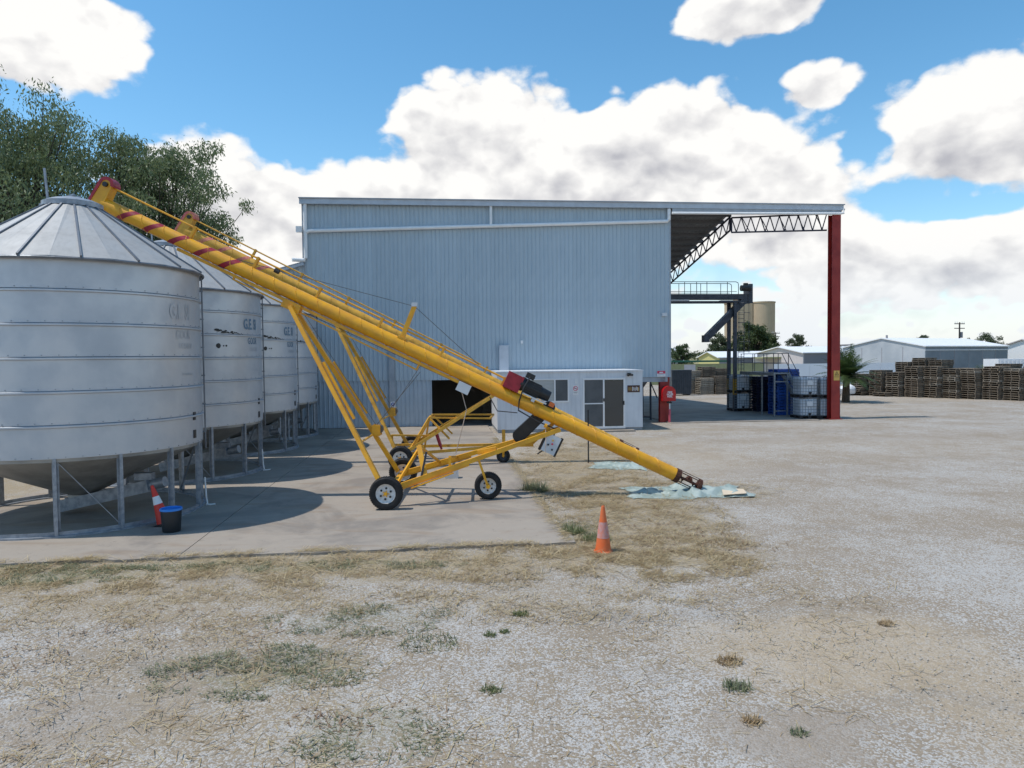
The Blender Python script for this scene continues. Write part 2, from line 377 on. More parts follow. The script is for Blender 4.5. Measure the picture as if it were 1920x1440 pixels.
sv = T.math('ADD', T.math('MULTIPLY', stone, 0.6), T.math('MULTIPLY', stone2, 0.4))
n1 = T.noise(P, 0.35, 5, 0.6); n2 = T.noise(P, 2.4, 6, 0.65); n3 = T.noise(P, 14.0, 5, 0.7)
fines = T.mix(n3, c4((0.215, 0.17, 0.125)), c4((0.345, 0.285, 0.215)))
stc = T.mix(stone2, c4((0.31, 0.288, 0.262)), c4((0.51, 0.487, 0.455)))
pat = T.math('ADD', T.math('MULTIPLY', n1, 0.55), T.math('ADD', T.math('MULTIPLY', n2, 0.35), T.math('MULTIPLY', n3, 0.25)))
thr = T.mapr(pat, 0.42, 0.72, 0.15, 0.92)
grav = T.mix(T.mapr(T.math('SUBTRACT', stone, thr), -0.08, 0.10), fines, stc)
tan = T.mix(n3, c4((0.34, 0.265, 0.18)), c4((0.47, 0.385, 0.28)))
colg = T.mix(T.math('MULTIPLY', region(TAN), T.mapr(n3, 0.25, 0.6, 0.5, 1.0)), grav, tan)
dirt = T.mix(n3, c4((0.25, 0.205, 0.16)), c4((0.35, 0.30, 0.25)))
colg = T.mix(region(DIRT), colg, dirt)
stw = T.mix(n3, c4((0.20, 0.15, 0.095)), c4((0.42, 0.34, 0.215)))
colg = T.mix(T.math('MULTIPLY', region(STRAW), T.mapr(T.math('ADD', n3, T.math('MULTIPLY', n2, 0.5)), 0.5, 0.9, 0.25, 1.0)), colg, stw)
grn = T.mix(n3, c4((0.085, 0.085, 0.04)), c4((0.20, 0.20, 0.10)))
colg = T.mix(T.math('MULTIPLY', region(GREEN), T.mapr(n3, 0.35, 0.6, 0.1, 0.85)), colg, grn)
# wheel tracks and darker fines in the driveway
wv = T.noise(T.vmath('MULTIPLY', Pd, (0.16, 0.9, 1.0)), 1.0, 4, 0.6)
colg = T.mix(T.mapr(wv, 0.56, 0.72, 0.0, 0.5), colg, T.mix(sv, c4((0.17, 0.155, 0.14)), c4((0.34, 0.315, 0.285))))
dist = T.vmath('LENGTH', P)
far = T.mapr(dist, 75.0, 130.0)
colg = T.mix(far, colg, T.mix(n1, c4((0.30, 0.25, 0.14)), c4((0.22, 0.22, 0.10))))
T.set(gb.inputs['Base Color'], colg); gb.inputs['Roughness'].default_value = 0.95; gb.inputs['Specular IOR Level'].default_value = 0.2
hb = T.math('ADD', T.math('MULTIPLY', vg.outputs['Distance'], -1.0), T.math('MULTIPLY', n3, 0.6))
hb = T.math('ADD', hb, T.math('MULTIPLY', vg2.outputs['Distance'], -0.5))
bn = T.n('ShaderNodeBump', {'Strength': 0.55, 'Distance': 0.012, 'Height': hb})
bn2 = T.n('ShaderNodeBump', {'Strength': 0.5, 'Distance': 0.10, 'Height': n2, 'Normal': bn.outputs[0]})
T.set(gb.inputs['Normal'], bn2.outputs[0]); MATS['gravel_ground'] = gm
gv = []; gf = []
xs = [-3000, -300, -60] + list(np.arange(-30, 40.1, 1.0)) + [70, 300, 3000]; ys = [-300, -40] + list(np.arange(-6, 46.1, 1.0)) + [70, 150, 600, 4000]
for y in ys:
    for x in xs:
        z = 0.0
        if -28 < x < 38 and 0 < y < 44: z = 0.05 * (mnoise.noise(Vector((x * .23, y * .23, 0))))
        q = (x * C6 + y * S6, -x * S6 + y * C6)
        if -11 < q[0] < 22 and 11 < q[1] < 60: z *= max(0.0, min(1.0, max(2.4 - q[0] if False else 0, q[0] - 2.6) / 2.5)) if q[0] < 9 else 0.0
        gv.append((x, y, min(z, 0.02)))
nx = len(xs)
for j in range(len(ys) - 1):
    for i in range(nx - 1): gf.append((j * nx + i, j * nx + i + 1, (j + 1) * nx + i + 1, (j + 1) * nx + i))
structure(MB().add(gv, gf).build('ground', 'gravel_ground', smooth=True))

# concrete apron: panels with recessed joints, on the yard grid
cm = bpy.data.materials.new('concrete'); cm.use_nodes = True; T = NT(cm.node_tree); cb = cm.node_tree.nodes['Principled BSDF']
P = T.n('ShaderNodeNewGeometry').outputs['Position']
n1 = T.noise(P, 0.45, 6, 0.65, 0.6); n2 = T.noise(P, 3.0, 7, 0.7); n3 = T.noise(P, 30.0, 3, 0.6); n4 = T.noise(T.vmath('MULTIPLY', P, (0.5, 1.6, 1)), 0.9, 5, 0.6, 1.0)
cc = T.mix(n2, c4((0.36, 0.31, 0.255)), c4((0.29, 0.25, 0.21)))
cc = T.mix(T.mapr(n1, 0.44, 0.64, 0.0, 0.75), cc, c4((0.19, 0.168, 0.148)))
cc = T.mix(T.mapr(n4, 0.52, 0.70, 0.0, 0.6), cc, c4((0.25, 0.185, 0.13)))
spk = T.noise(P, 7.0, 5, 0.75); cc = T.mix(T.mapr(spk, 0.60, 0.72, 0.0, 0.6), cc, c4((0.13, 0.115, 0.10)))
cc = T.mix(T.mapr(n3, 0.55, 0.8, 0.0, 0.35), cc, c4((0.22, 0.20, 0.18)))
T.set(cb.inputs['Base Color'], cc); cb.inputs['Roughness'].default_value = 0.85; cb.inputs['Specular IOR Level'].default_value = 0.3
T.set(cb.inputs['Normal'], T.n('ShaderNodeBump', {'Strength': 0.25, 'Distance': 0.01, 'Height': T.math('ADD', n3, n2)}).outputs[0]); MATS['concrete'] = cm
ZS = 0.045
apron = structure(thing('concrete_apron', 'x', 'x', xy(-3.7, 22.5), YAW)); del apron['label']; del apron['category']
us = [-9.8, -4.22, 2.32]; vs_ = [11.85, 21.25, 26.6, 33.3]
for i in range(2):
    for j in range(3):
        b = MB(); u0, u1, v0, v1 = us[i] + .008, us[i + 1] - .008, vs_[j] + .008, vs_[j + 1] - .008
        # ragged outer edge on the open sides
        pts = [];
        for k in range(24): pts.append((u0 + (u1 - u0) * k / 24, v0 + (RNG.uniform(-.05, .05) if j == 0 else 0)))
        for k in range(24): pts.append((u1 + (RNG.uniform(-.05, .04) if i == 1 else 0), v0 + (v1 - v0) * k / 24))
        pts += [(u1, v1), (u0, v1)]; n = len(pts)
        b.add([(p[0], p[1], -.1) for p in pts] + [(p[0], p[1], ZS) for p in pts], [tuple(range(n, 2 * n))] + [(k, (k + 1) % n, n + (k + 1) % n, n + k) for k in range(n)])
        b.build('slab_panel', 'concrete', apron, off=(-3.7, 22.5, 0))
MB().span(-9.79, 2.30, 11.95, 33.3, -.1, ZS - .02).build('joint_filler', 'office_base', apron, off=(-3.7, 22.5, 0))
pad = structure(thing('canopy_pad', 'x', 'x', xy(14.5, 44), YAW)); del pad['label']; del pad['category']
for k, (a, b_) in enumerate(((32.75, 39), (39, 46), (46, 53.5))):
    MB().span(11.02, 18.55, a + .008, b_ - .008, -.1, 0.03).build('slab_panel', 'concrete', pad, off=(14.5, 44, 0))

# ================================================================== SILOS
R = 2.37; ZB, ZE, ZA = 1.42, 5.10, 6.62
def make_silo(idx, label, faded):
    t = thing('grain_silo', label, 'silo', (0, 0, ZS), 0.0, 'row of hopper-bottom grain silos')
    N = 72
    nc = 6; ch = (ZE - ZB) / nc
    for k in range(nc):
        z0 = ZB + k * ch; z1 = z0 + ch
        rr = R + (0.004 if k % 2 else 0.0)
        b = MB().lathe([(rr - .03, z0 + .006), (rr, z0 + .004), (rr, z0 + ch * .5), (rr, z1 - .062), (rr + .034, z1 - .045), (rr + .034, z1 - .018), (rr, z1 - .002), (rr - .03, z1 - .001)], N)
        o = b.build('wall_sheet', 'galv', t, smooth=True)
        # bolt heads along the lap
        bb = MB()
        for q in range(56):
            a = 2 * math.pi * q / 56 + k * .03
            bb.box(((rr + .004) * math.cos(a), (rr + .004) * math.sin(a), z0 + .03), (.014, .016, .016), a)
        bb.build('bolt_row', 'galv_leg', o)['kind'] = 'stuff'
    # upright seam straps
    seams = {0: (-1.98, 2, 4), 1: (-.5, 0, 6)}
    s = MB(); a0 = rad(-118)
    s.box(((R + .006) * math.cos(a0), (R + .006) * math.sin(a0), ZB + ch * 3), (.02, .035, ch * 2), a0)
    s.build('seam_strap', 'galv_dark', t)
    s = MB(); a0 = rad(-22)                             # ladder cable / sight strip on the yard side
    s.path([((R + .05) * math.cos(rad(20.5)), (R + .05) * math.sin(rad(20.5)), z) for z in (ZE - .05, 4, 3, 2, ZB - .2)], .018, 6)
    for q in range(6): s.box(((R + .03) * math.cos(rad(20.5)), (R + .03) * math.sin(rad(20.5)), ZE - .4 - q * .62), (.09, .05, .03), rad(20.5))
    s.build('sight_cable', 'galv_dark', t)
    for zz in (1.62, 2.0):
        MB().box(((R + .008) * math.cos(rad(2)), (R + .008) * math.sin(rad(2)), zz), (.012, .12, .17), rad(2)).build('inspection_plate', 'black_metal', t)
    # roof: folded panels with ribs
    n = 16; rr0 = R + .10; rtop = .42; zt = ZA - .20; zb = ZE - .05
    me = None; rib = None
    rf = MB().lathe([(rr0, zb - .05), (rr0 + .015, zb - .02), (rr0, zb)], 44).build('roof', 'galv_dark', t)
    for q in range(n):
        a = 2 * math.pi * q / n; h = math.pi / n - .004
        if me is None:
            pts = []
            for r_, z_ in ((rr0, zb), (rtop, zt)):
                for aa in (-h, 0, h): pts.append((r_ * math.cos(aa), r_ * math.sin(aa), z_ + (.0 if aa else .012)))
            low = [(x, y, z - .02) for x, y, z in pts]
            me = MB().add(pts + low, [(0, 1, 4, 3), (1, 2, 5, 4), (6, 9, 10, 7), (7, 10, 11, 8), (0, 6, 7, 1), (1, 7, 8, 2), (3, 4, 10, 9), (4, 5, 11, 10), (0, 3, 9, 6), (2, 8, 11, 5)]).mesh('roof_panel', 'galv_roof')
            hh = math.pi / n
            rib = MB().bar(((rr0 + .01) * math.cos(hh), (rr0 + .01) * math.sin(hh), zb + .012), ((rtop) * math.cos(hh), rtop * math.sin(hh), zt + .012), .034, .04).mesh('rib', 'galv_dark')
        link('roof_panel', me, rf, None, a); link('roof_rib', rib, rf, None, a)
    cp = MB().lathe([(.56, zt - .07), (.56, zt + .03), (.40, zt + .10), (.16, zt + .16), (.001, zt + .17)], 28).build('roof_cap', 'galv_leg', t, smooth=True)
    hd = MB(); hd.bar((-.62, -.1, zt + .0), (.1, -.1, zt + .2), .05, .04); hd.bar((-.45, -.1, zt + .08), (-.50, -.1, zt + .75), .035, .035); hd.bar((-.62, .1, zt), (.1, .1, zt + .2), .05, .04); hd.bar((-.62, -.1, zt), (-.62, .1, zt), .04, .04)
    hd.build('lid_lever', 'galv_leg', cp)
    # hopper
    hp = MB().lathe([(R - .02, ZB + .02), (R - .03, ZB - .06), (.26, .40), (.26, .28), (.10, .28)], 48).build('hopper_cone', 'silo_cone', t, smooth=True)
    MB().box((.0, 0, .27), (.46, .46, .14)).build('outlet_slide', 'galv_leg', hp)
    # unloading trough leaving the outlet toward the yard
    tr = MB(); tr.bar((-.35, -.1, .16), (1.65, -.35, .62), .30, .24); tr.build('unloading_trough', 'galv_leg', t)
    b = MB(); b.tube((1.55, -.34, .60), (1.95, -.38, .69), .11, .11, 12); b.box((1.50, -.33, .80), (.34, .2, .14), .1); b.build('trough_motor', 'galv_leg', t, smooth=True)
    # legs, braces, base ring
    nl = 14; lm = None
    for q in range(nl):
        a = 2 * math.pi * (q + .33) / nl
        if lm is None:
            b = MB(); b.box((R - .03, 0, .72), (.08, .055, 1.42)); b.box((R - .072, 0, .72), (.012, .11, 1.42)); lm = b.mesh('leg', 'galv_leg')
        link('leg', lm, t, None, a)
    b1 = MB(); a2 = 2 * math.pi / nl
    b1.bar(((R - .09), 0, ZB - .03), ((R - .09) * math.cos(a2), (R - .09) * math.sin(a2), .08), .05, .012)
    bm_ = b1.mesh('brace', 'galv_leg')
    for q in (1, 4, 8, 11): link('brace', bm_, t, None, 2 * math.pi * (q + .33) / nl)
    MB().lathe([(R - .12, .0), (R + .03, .0), (R + .03, .03), (R - .02, .035), (R - .02, .10), (R - .035, .10), (R - .035, .035), (R - .12, .03)], 64, close=True).build('base_ring', 'galv_leg', t)
    # painted name, wrapped on the wall
    for body, size, z, a_deg, bold, nar, lm_ in (('G.E. SI', .40, 4.03, -16.6, .012, .62, 1), ('GOOR', .255, 3.62, -12.6, .004, .66, 1)):
        vs2, fs2 = text_mesh(body, size, bold, nar)
        rr = R + .0085
        vv = [(rr * math.cos(rad(a_deg) + x / rr), rr * math.sin(rad(a_deg) + x / rr), z + y) for x, y in vs2]
        MB().add(vv, fs2).build('painted_lettering', 'lettering_faded' if (faded or lm_ == 2) else 'lettering', t)
    mk = MB()
    for z_, h_, a_, n_ in ((3.42, .11, -10.5, 6), (2.87, .045, -8.0, 5)):
        for q in range(n_):
            aa = [rad(a_) + (q * .085 + e) / R for e in (0, .055)]
            mk.add([((R + .0085) * math.cos(aa[i]), (R + .0085) * math.sin(aa[i]), z_ + zz_) for i, zz_ in ((0, 0), (1, 0), (1, h_), (0, h_))], [(0, 1, 2, 3)])
    mk.build('worn_print', 'lettering_faded', t)
    # scuffs in the paint
    if not faded:
        sc = MB(); rs = random.Random(idx)
        for q in range(26):
            a = rad(-38 + q * .85 + rs.uniform(-.4, .4)); zc = 3.96 - q * .004 + rs.uniform(-.03, .03); s_ = max(.008, .055 - q * .0018) * rs.uniform(.5, 1.2)
            sc.add([((R + .007) * math.cos(a + s_ / R * math.cos(t_) * 1.4), (R + .007) * math.sin(a + s_ / R * math.cos(t_) * 1.4), zc + s_ * .6 * math.sin(t_)) for t_ in np.linspace(0, 5.6, 7)], [tuple(range(7))])
        for a_, s_ in ((-37.5, .07), (-33.8, .022), (-31.8, .03)):
            a = rad(a_)
            sc.add([((R + .007) * math.cos(a + s_ / R * math.cos(t_)), (R + .007) * math.sin(a + s_ / R * math.cos(t_)), 3.56 + s_ * rs.uniform(.7, 1.1) * math.sin(t_)) for t_ in np.linspace(0, 5.7, 9)], [tuple(range(9))])
        sc.build('paint_scuff', 'black_metal', t)
    return t
spots = [(-9.10, 14.9), (-9.62, 20.2), (-10.13, 25.25), (-10.62, 29.75)]
labels = ['large grey steel grain silo beside the black bucket, its name faded away', 'grey steel grain silo with G.E. lettering, next after the one by the bucket', 'grey steel silo with G.E. lettering between the second and the last silo', 'grey steel grain silo standing against the blue shed wall, last of the row']
s_first = make_silo(0, labels[0], True); s_first.location = (*spots[0], ZS)
s_two = make_silo(1, labels[1], False); s_two.location = (*spots[1], ZS)
for k in (2, 3):
    c = copy_tree(s_two); c.location = (*spots[k], ZS); c['label'] = labels[k]

# ================================================================== SHED
SO = (2.5, 33.4, 0)
shed = thing('storage_shed', 'tall pale blue ribbed steel shed with open canopy on a dark red post', 'shed', xy(2.5, 33.4), YAW)
def sheet(wid, zb, zt0, zt1):
    """one ribbed cladding sheet, ribs proud toward -y, origin at its lower left corner"""
    prof = []; n = 4; p = wid / n
    for k in range(n):
        x = k * p
        prof += [(x + .0, 0.0), (x + p * .62, 0.0), (x + p * .70, -.030), (x + p * .84, -.030), (x + p * .92, 0.0)]
    prof.append((wid - .002, 0.0))
    m = len(prof); vs = [];
    for th in (0.0, .006):
        for x, y in prof: vs.append((x, y + th, zb))
        for x, y in prof: vs.append((x, y + th, zt0 + (zt1 - zt0) * x / wid))
    fs = [(i, i + 1, m + i + 1, m + i) for i in range(m - 1)] + [(2 * m + i, 3 * m + i, 3 * m + i + 1, 2 * m + i + 1) for i in range(m - 1)]
    fs += [(i, 2 * m + i, 2 * m + i + 1, i + 1) for i in range(m - 1)] + [(m + i, m + i + 1, 3 * m + i + 1, 3 * m + i) for i in range(m - 1)]
    return MB().add(vs, fs)
WU0, WU1 = -5.97, 11.2; NS = 22; WID = (WU1 - WU0) / NS
me = sheet(WID, 2.2, 10.3, 10.3).mesh('cladding_sheet', 'cladding')
for k in range(NS): link('cladding_sheet', me, shed, (WU0 + k * WID - SO[0], -.03, 0))
for k in range(8):                                     # lean-to on the left, its top falling away
    u1 = WU0 - k * WID; u0 = u1 - WID
    b = sheet(WID, 2.2, 7.5 - (WU0 - u0) * .284, 7.5 - (WU0 - u1) * .284); o = b.build('cladding_sheet', 'cladding', shed); o.location = (u0 - SO[0], -.03, 0)
low = sheet(WID, .05, 2.23, 2.23).mesh('lower_sheet', 'cladding_low')
k = 0; u = -.26
while u > -12: u -= WID; link('lower_sheet', low, shed, (u - SO[0], .012, 0))
def S(): return MB()
S().span(WU0 + .02, WU1 - .02, 33.412, 33.52, 2.21, 10.25).build('wall_light_block', 'interior', shed, off=SO)  # unseen solid core added behind the sheets to stop light leaking in
S().span(WU0 - 6.2, WU0, 33.412, 33.5, 2.21, 5.6).span(WU0 - 6.2, -.27, 33.425, 33.5, .0, 2.2).build('lean_to_light_block', 'interior', shed, off=SO)  # added hidden backing, keeps light out behind lean-to and lower sheets
S().span(WU0 - .06, WU0 + .05, 33.345, 33.41, 2.2, 10.3).build('corner_flashing', 'flashing', shed, off=SO)
S().span(WU1 - .05, WU1 + .05, 33.345, 33.5, 2.2, 10.3).build('corner_flashing', 'flashing', shed, off=SO)
b = S(); b.bar((WU0 + .02, 33.3, 7.56), (WU0 - 6.3, 33.3, 7.56 - 6.32 * .284), .5, .12); b.build('lean_to_barge', 'fascia', shed, off=SO)
b = S(); b.add([(WU0, 33.05, 7.63), (WU0 - 6.3, 33.05, 5.84), (WU0 - 6.3, 50, 5.84), (WU0, 50, 7.63), (WU0, 33.05, 7.66), (WU0 - 6.3, 33.05, 5.87), (WU0 - 6.3, 50, 5.87), (WU0, 50, 7.66)], [(0, 1, 2, 3), (7, 6, 5, 4), (0, 4, 5, 1), (2, 6, 7, 3), (0, 3, 7, 4), (1, 5, 6, 2)]); b.build('lean_to_roof', 'roof_sheet', shed, off=SO)
S().span(WU0 - 6.2, WU0 - 6.1, 33.5, 50, 0, 5.8).build('lean_to_side_wall', 'cladding_low', shed, off=SO)
# other walls (closed box, open below on the yard side)
RF = .184
def zr(v): return 10.33 - (v - 33.4) * RF
S().add([(WU0, 33.5, 2.2), (WU0, 58, 2.2), (WU0, 58, zr(58)), (WU0, 33.5, zr(33.5)), (WU0 + .1, 33.5, 2.2), (WU0 + .1, 58, 2.2), (WU0 + .1, 58, zr(58)), (WU0 + .1, 33.5, zr(33.5))], [(0, 1, 2, 3), (7, 6, 5, 4), (0, 4, 5, 1), (2, 6, 7, 3), (0, 3, 7, 4), (1, 5, 6, 2)]).build('side_wall', 'cladding_low', shed, off=SO)
S().add([(WU1 - .12, 33.55, 2.2), (WU1 - .12, 58, 2.2), (WU1 - .12, 58, zr(58)), (WU1 - .12, 33.55, zr(33.55)), (WU1 - .03, 33.55, 2.2), (WU1 - .03, 58, 2.2), (WU1 - .03, 58, zr(58)), (WU1 - .03, 33.55, zr(33.55))], [(0, 1, 2, 3), (7, 6, 5, 4), (0, 4, 5, 1), (2, 6, 7, 3), (0, 3, 7, 4), (1, 5, 6, 2)]).build('side_wall', 'cladding_low', shed, off=SO)
S().span(WU0, WU1, 57.9, 58, 0, zr(58)).build('back_wall', 'interior', shed, off=SO)
S().span(WU0 + .1, 2.5, 39.5, 39.6, 0, 2.6).build('partition_wall', 'interior', shed, off=SO)
def slope_slab(u0, u1, v0, v1, dz, th):
    return S().add([(u0, v0, zr(v0) + dz), (u1, v0, zr(v0) + dz), (u1, v1, zr(v1) + dz), (u0, v1, zr(v1) + dz), (u0, v0, zr(v0) + dz + th), (u1, v0, zr(v0) + dz + th), (u1, v1, zr(v1) + dz + th), (u0, v1, zr(v1) + dz + th)],
                   [(3, 2, 1, 0), (4, 5, 6, 7), (0, 1, 5, 4), (2, 3, 7, 6), (1, 2, 6, 5), (3, 0, 4, 7)])
slope_slab(WU0 - .1, WU1 + .02, 33.2, 58.2, 0, .07).build('roof', 'roof_sheet', shed, off=SO)
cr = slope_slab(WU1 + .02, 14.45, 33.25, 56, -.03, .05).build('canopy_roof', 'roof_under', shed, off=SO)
for k in range(24):
    v = 33.9 + k * .93
    if v < 55.5: S().span(WU1 + .03, 14.5, v - .04, v + .04, zr(v) - .21, zr(v) - .032).build('purlin', 'purlin', cr, off=SO)
rb = S()
for k in range(15):
    u = WU1 + .15 + k * .21; rb.bar((u, 33.3, zr(33.3) - .045), (u, 55.9, zr(55.9) - .045), .05, .03)
rb.build('roof_ribbing', 'roof_under', cr, off=SO)
S().span(14.45, 19.85, 33.2, 33.75, 10.22, 10.28).build('gutter_soffit', 'roof_under', shed, off=SO)
S().span(WU0 - .12, 19.88, 33.10, 33.20, 10.26, 10.50).build('fascia', 'fascia', shed, off=SO)
S().span(WU0 - .14, 19.92, 33.04, 33.24, 10.50, 10.54).build('fascia_capping', 'flashing', shed, off=SO)
S().span(WU1 + .06, 19.80, 33.14, 33.19, 10.07, 10.255).build('canopy_fascia', 'flashing', shed, off=SO)
# trusses
def truss(name, fn_top, fn_bot, L, n, side, fly=True):
    b = MB()
    b.bar(fn_top(0), fn_top(L), .07, .07); b.bar(fn_bot(0), fn_bot(L), .07, .07)
    for k in range(n):
        a, m, c = L * k / n, L * (k + .5) / n, L * (k + 1) / n
        b.bar(fn_top(a), fn_bot(m), .04, .04); b.bar(fn_bot(m), fn_top(c), .04, .04)
    b.bar(fn_top(0), fn_bot(0), .06, .06)
    return b
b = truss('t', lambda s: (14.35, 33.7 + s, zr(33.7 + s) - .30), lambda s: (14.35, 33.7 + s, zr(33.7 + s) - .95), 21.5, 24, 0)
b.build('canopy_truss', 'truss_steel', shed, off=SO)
b = truss('t', lambda s: (14.4 + s, 33.62, 9.93 + .05 * s), lambda s: (14.4 + s, 33.62, 9.22 + .03 * s), 4.9, 10, 0)
for k in range(5): b.bar((14.9 + k * .95, 33.62, 10.0 + .04 * k), (15.5 + k * .95, 33.95, 9.27 + .03 * k), .03, .03)
b.build('front_truss', 'truss_steel', shed, off=SO)
b = S(); b.span(19.30, 19.74, 33.10, 33.13, 0, 10.07); b.span(19.30, 19.74, 33.47, 33.50, 0, 10.07); b.span(19.50, 19.54, 33.13, 33.47, 0, 10.07); b.span(19.2, 19.84, 33.02, 33.58, 0, .035)
b.build('canopy_post', 'red_steel', shed, off=SO)
b = S(); b.span(11.0, 11.24, 33.55, 33.57, 0, 9.9); b.span(11.0, 11.24, 33.80, 33.82, 0, 9.9); b.span(11.11, 11.13, 33.57, 33.80, 0, 9.9); b.build('corner_column', 'red_steel', shed, off=SO)
b = S(); b.span(10.72, 10.98, 33.42, 33.44, 0, 2.2); b.span(10.72, 10.98, 33.66, 33.68, 0, 2.2); b.span(10.84, 10.86, 33.44, 33.66, 0, 2.2); b.build('corner_column', 'red_steel', shed, off=SO)
S().span(8.8, 11.1, 33.42, 33.52, 1.97, 2.19).build('lintel', 'flashing', shed, off=SO)
for v in (40.2, 47, 54): S().span(11.22, 11.42, v - .1, v + .1, 0, zr(v) - .2).build('side_column', 'red_steel', shed, off=SO)
# storm pipes
b = S(); b.path([(11.12, 33.22, 10.24), (11.12, 33.22, 9.72), (11.05, 33.22, 9.655), (2.6, 33.22, 9.355), (-5.70, 33.22, 9.06), (-5.80, 33.22, 9.0)], .085, 12); b.build('storm_pipe', 'pipe_white', shed, smooth=True, off=SO)
S().tube((2.58, 33.22, 9.36), (2.58, 33.22, 10.26), .065, .065, 12).build('drop_pipe', 'pipe_white', shed, True, off=SO)
b = S(); b.path([(-5.86, 33.22, 10.26), (-5.86, 33.22, 7.82), (-5.92, 33.2, 7.74), (-6.02, 33.12, 7.72), (-6.42, 32.95, 7.72)], .085, 12); b.build('corner_downpipe', 'pipe_white', shed, True, off=SO)
S().box((-6.13, 33.2, 9.12), (.26, .2, .26)).build('rain_head', 'pipe_white', shed, off=SO)
b = S(); b.path([(11.2, 33.0, 10.0), (15, 33.0, 10.02), (19.6, 33.0, 10.06), (19.82, 33.02, 10.10), (19.86, 33.05, 10.3)], .06, 10); b.build('canopy_gutter_pipe', 'pipe_white', shed, True, off=SO)
# fittings on the wall
S().span(2.90, 3.34, 33.14, 33.36, 2.6, 3.80).build('wall_duct', 'fascia', shed, off=SO)
S().span(-2.22, -1.96, 33.26, 33.40, .05, 3.55).build('cable_duct', 'flashing', shed, off=SO)
S().box((3.98, 33.3, 3.95), (.10, .12, .14)).build('sensor_light', 'pipe_white', shed, off=SO)
b = S(); b.box((10.89, 33.24, 5.21), (.24, .12, .16)); b.box((10.89, 33.33, 5.21), (.08, .1, .08)); b.build('flood_light', 'panel_grey', shed, off=SO)
# things seen under the raised wall at the right: a hopper on legs
hop = thing('steel_hopper', 'grey steel hopper on legs seen under the shed wall beside the office', 'hopper', xy(9.9, 35.6), YAW)
MB().add([(-.9, -.8, 2.3), (.9, -.8, 2.3), (.9, .8, 2.3), (-.9, .8, 2.3), (-.2, -.2, 1.1), (.2, -.2, 1.1), (.2, .2, 1.1), (-.2, .2, 1.1)], [(0, 1, 5, 4), (1, 2, 6, 5), (2, 3, 7, 6), (3, 0, 4, 7), (4, 5, 6, 7), (0, 3, 2, 1)]).build('bin', 'galv_leg', hop)
for a, c in ((-.8, -.7), (.8, -.7), (.8, .7), (-.8, .7)): MB().span(a - .04, a + .04, c - .04, c + .04, 0, 2.28).build('leg', 'gantry_steel', hop)
b = MB(); b.bar((-.8, -.7, .15), (.8, -.7, .15), .06, .06); b.bar((-.8, -.7, .7), (-.2, -.7, .7), .05, .05); b.bar((.8, -.7, 1.9), (1.15, -.7, 1.1), .05, .05); b.build('brace', 'gantry_steel', hop)

# ---- fittings that hang on the shed: signs, hose reel
def flat_sign(name, label, u, v, z, w_, h_, base, marks, thick=.012):
    t = thing(name, label, 'sign', xy(u, v, z), YAW)
    MB().span(-w_ / 2, w_ / 2, -thick, 0, -h_ / 2, h_ / 2).build('board', base, t)
    for i, (nm, m, mk) in enumerate(marks):
        b = MB(); y0, y1 = -thick - .003 - .0006 * i, -thick + .001
        for kind, *a in mk:
            if kind == 'r': b.span(a[0], a[1], y0, y1, a[2], a[3])
            elif kind == 'ring':
                x, z_, r1, r0 = a; n = 20
                vs2 = [(x + r * math.cos(6.2832 * q / n), y0, z_ + r * math.sin(6.2832 * q / n)) for r in (r1, r0) for q in range(n)]
                b.add(vs2, [(q, (q + 1) % n, n + (q + 1) % n, n + q) for q in range(n)])
            elif kind == 'disc':
                x, z_, r = a; n = 20; b.add([(x + r * math.cos(6.2832 * q / n), y0, z_ + r * math.sin(6.2832 * q / n)) for q in range(n)], [tuple(range(n))])
            elif kind == 'poly': b.add([(x, y0, z_) for x, z_ in a[0]], [tuple(range(len(a[0])))])
            elif kind == 'text':
                body, size, x, z_ = a; vs2, fs2 = text_mesh(body, size, size * .02); wd = max(p[0] for p in vs2)
                b.add([(px - wd / 2 + x, y0, pz + z_) for px, pz in vs2], fs2)
            elif kind == 'line': b.bar((a[0], y0, a[1]), (a[2], y0, a[3]), a[4], .002, up=(0, 1, 0))
        b.build(nm, m, t)
    return t
flat_sign('warning_sign', 'small red and white sign on the shed wall above the hose reel', 10.75, 33.33, 2.37, .42, .29, 'sign_white',
          [('red_band', 'sign_red', [('r', -.20, .20, .0, .135)]), ('white_mark', 'sign_white', [('r', -.09, .09, .03, .085)]), ('printed_line', 'ink', [('r', -.15, .15, -.065, -.055)])])
flat_sign('mandatory_sign', 'small white sign with a blue disc on the grey duct of the shed', -2.06, 33.255, 1.06, .22, .34, 'sign_white',
          [('blue_disc', 'sign_blue', [('disc', 0, .05, .088)]), ('figure', 'sign_white', [('poly', [(-.03, .09), (.03, .09), (.035, .05), (0, -.01), (-.035, .05)])]), ('printed_line', 'ink', [('r', -.06, .06, -.09, -.08), ('r', -.05, .05, -.12, -.11)])])
flat_sign('post_warning_sign', 'yellow warning sign with a black triangle on the dark red post', 19.56, 33.095, 2.17, .30, .48, 'sign_yellow',
          [('triangle', 'ink', [('line', -.10, .02, .10, .02, .02), ('line', -.10, .02, 0, .19, .02), ('line', .10, .02, 0, .19, .02), ('poly', [(-.035, .05), (.035, .05), (.0, .11)])]), ('printed_line', 'ink', [('r', -.13, .13, -.045, -.035), ('r', -.13, .13, -.085, -.075)])])
hr = thing('fire_hose_reel', 'bright red fire hose reel cover with white lettering by the shed corner', 'hose reel', xy(11.03, 33.12), YAW)
pts = [(-.32, 1.06), (.32, 1.06)] + [(.32 * math.cos(a), 1.45 + .33 * math.sin(a)) for a in np.linspace(0, math.pi, 15)]
MB().prism(pts, -.16, .14).build('cover', 'red_bright', hr)
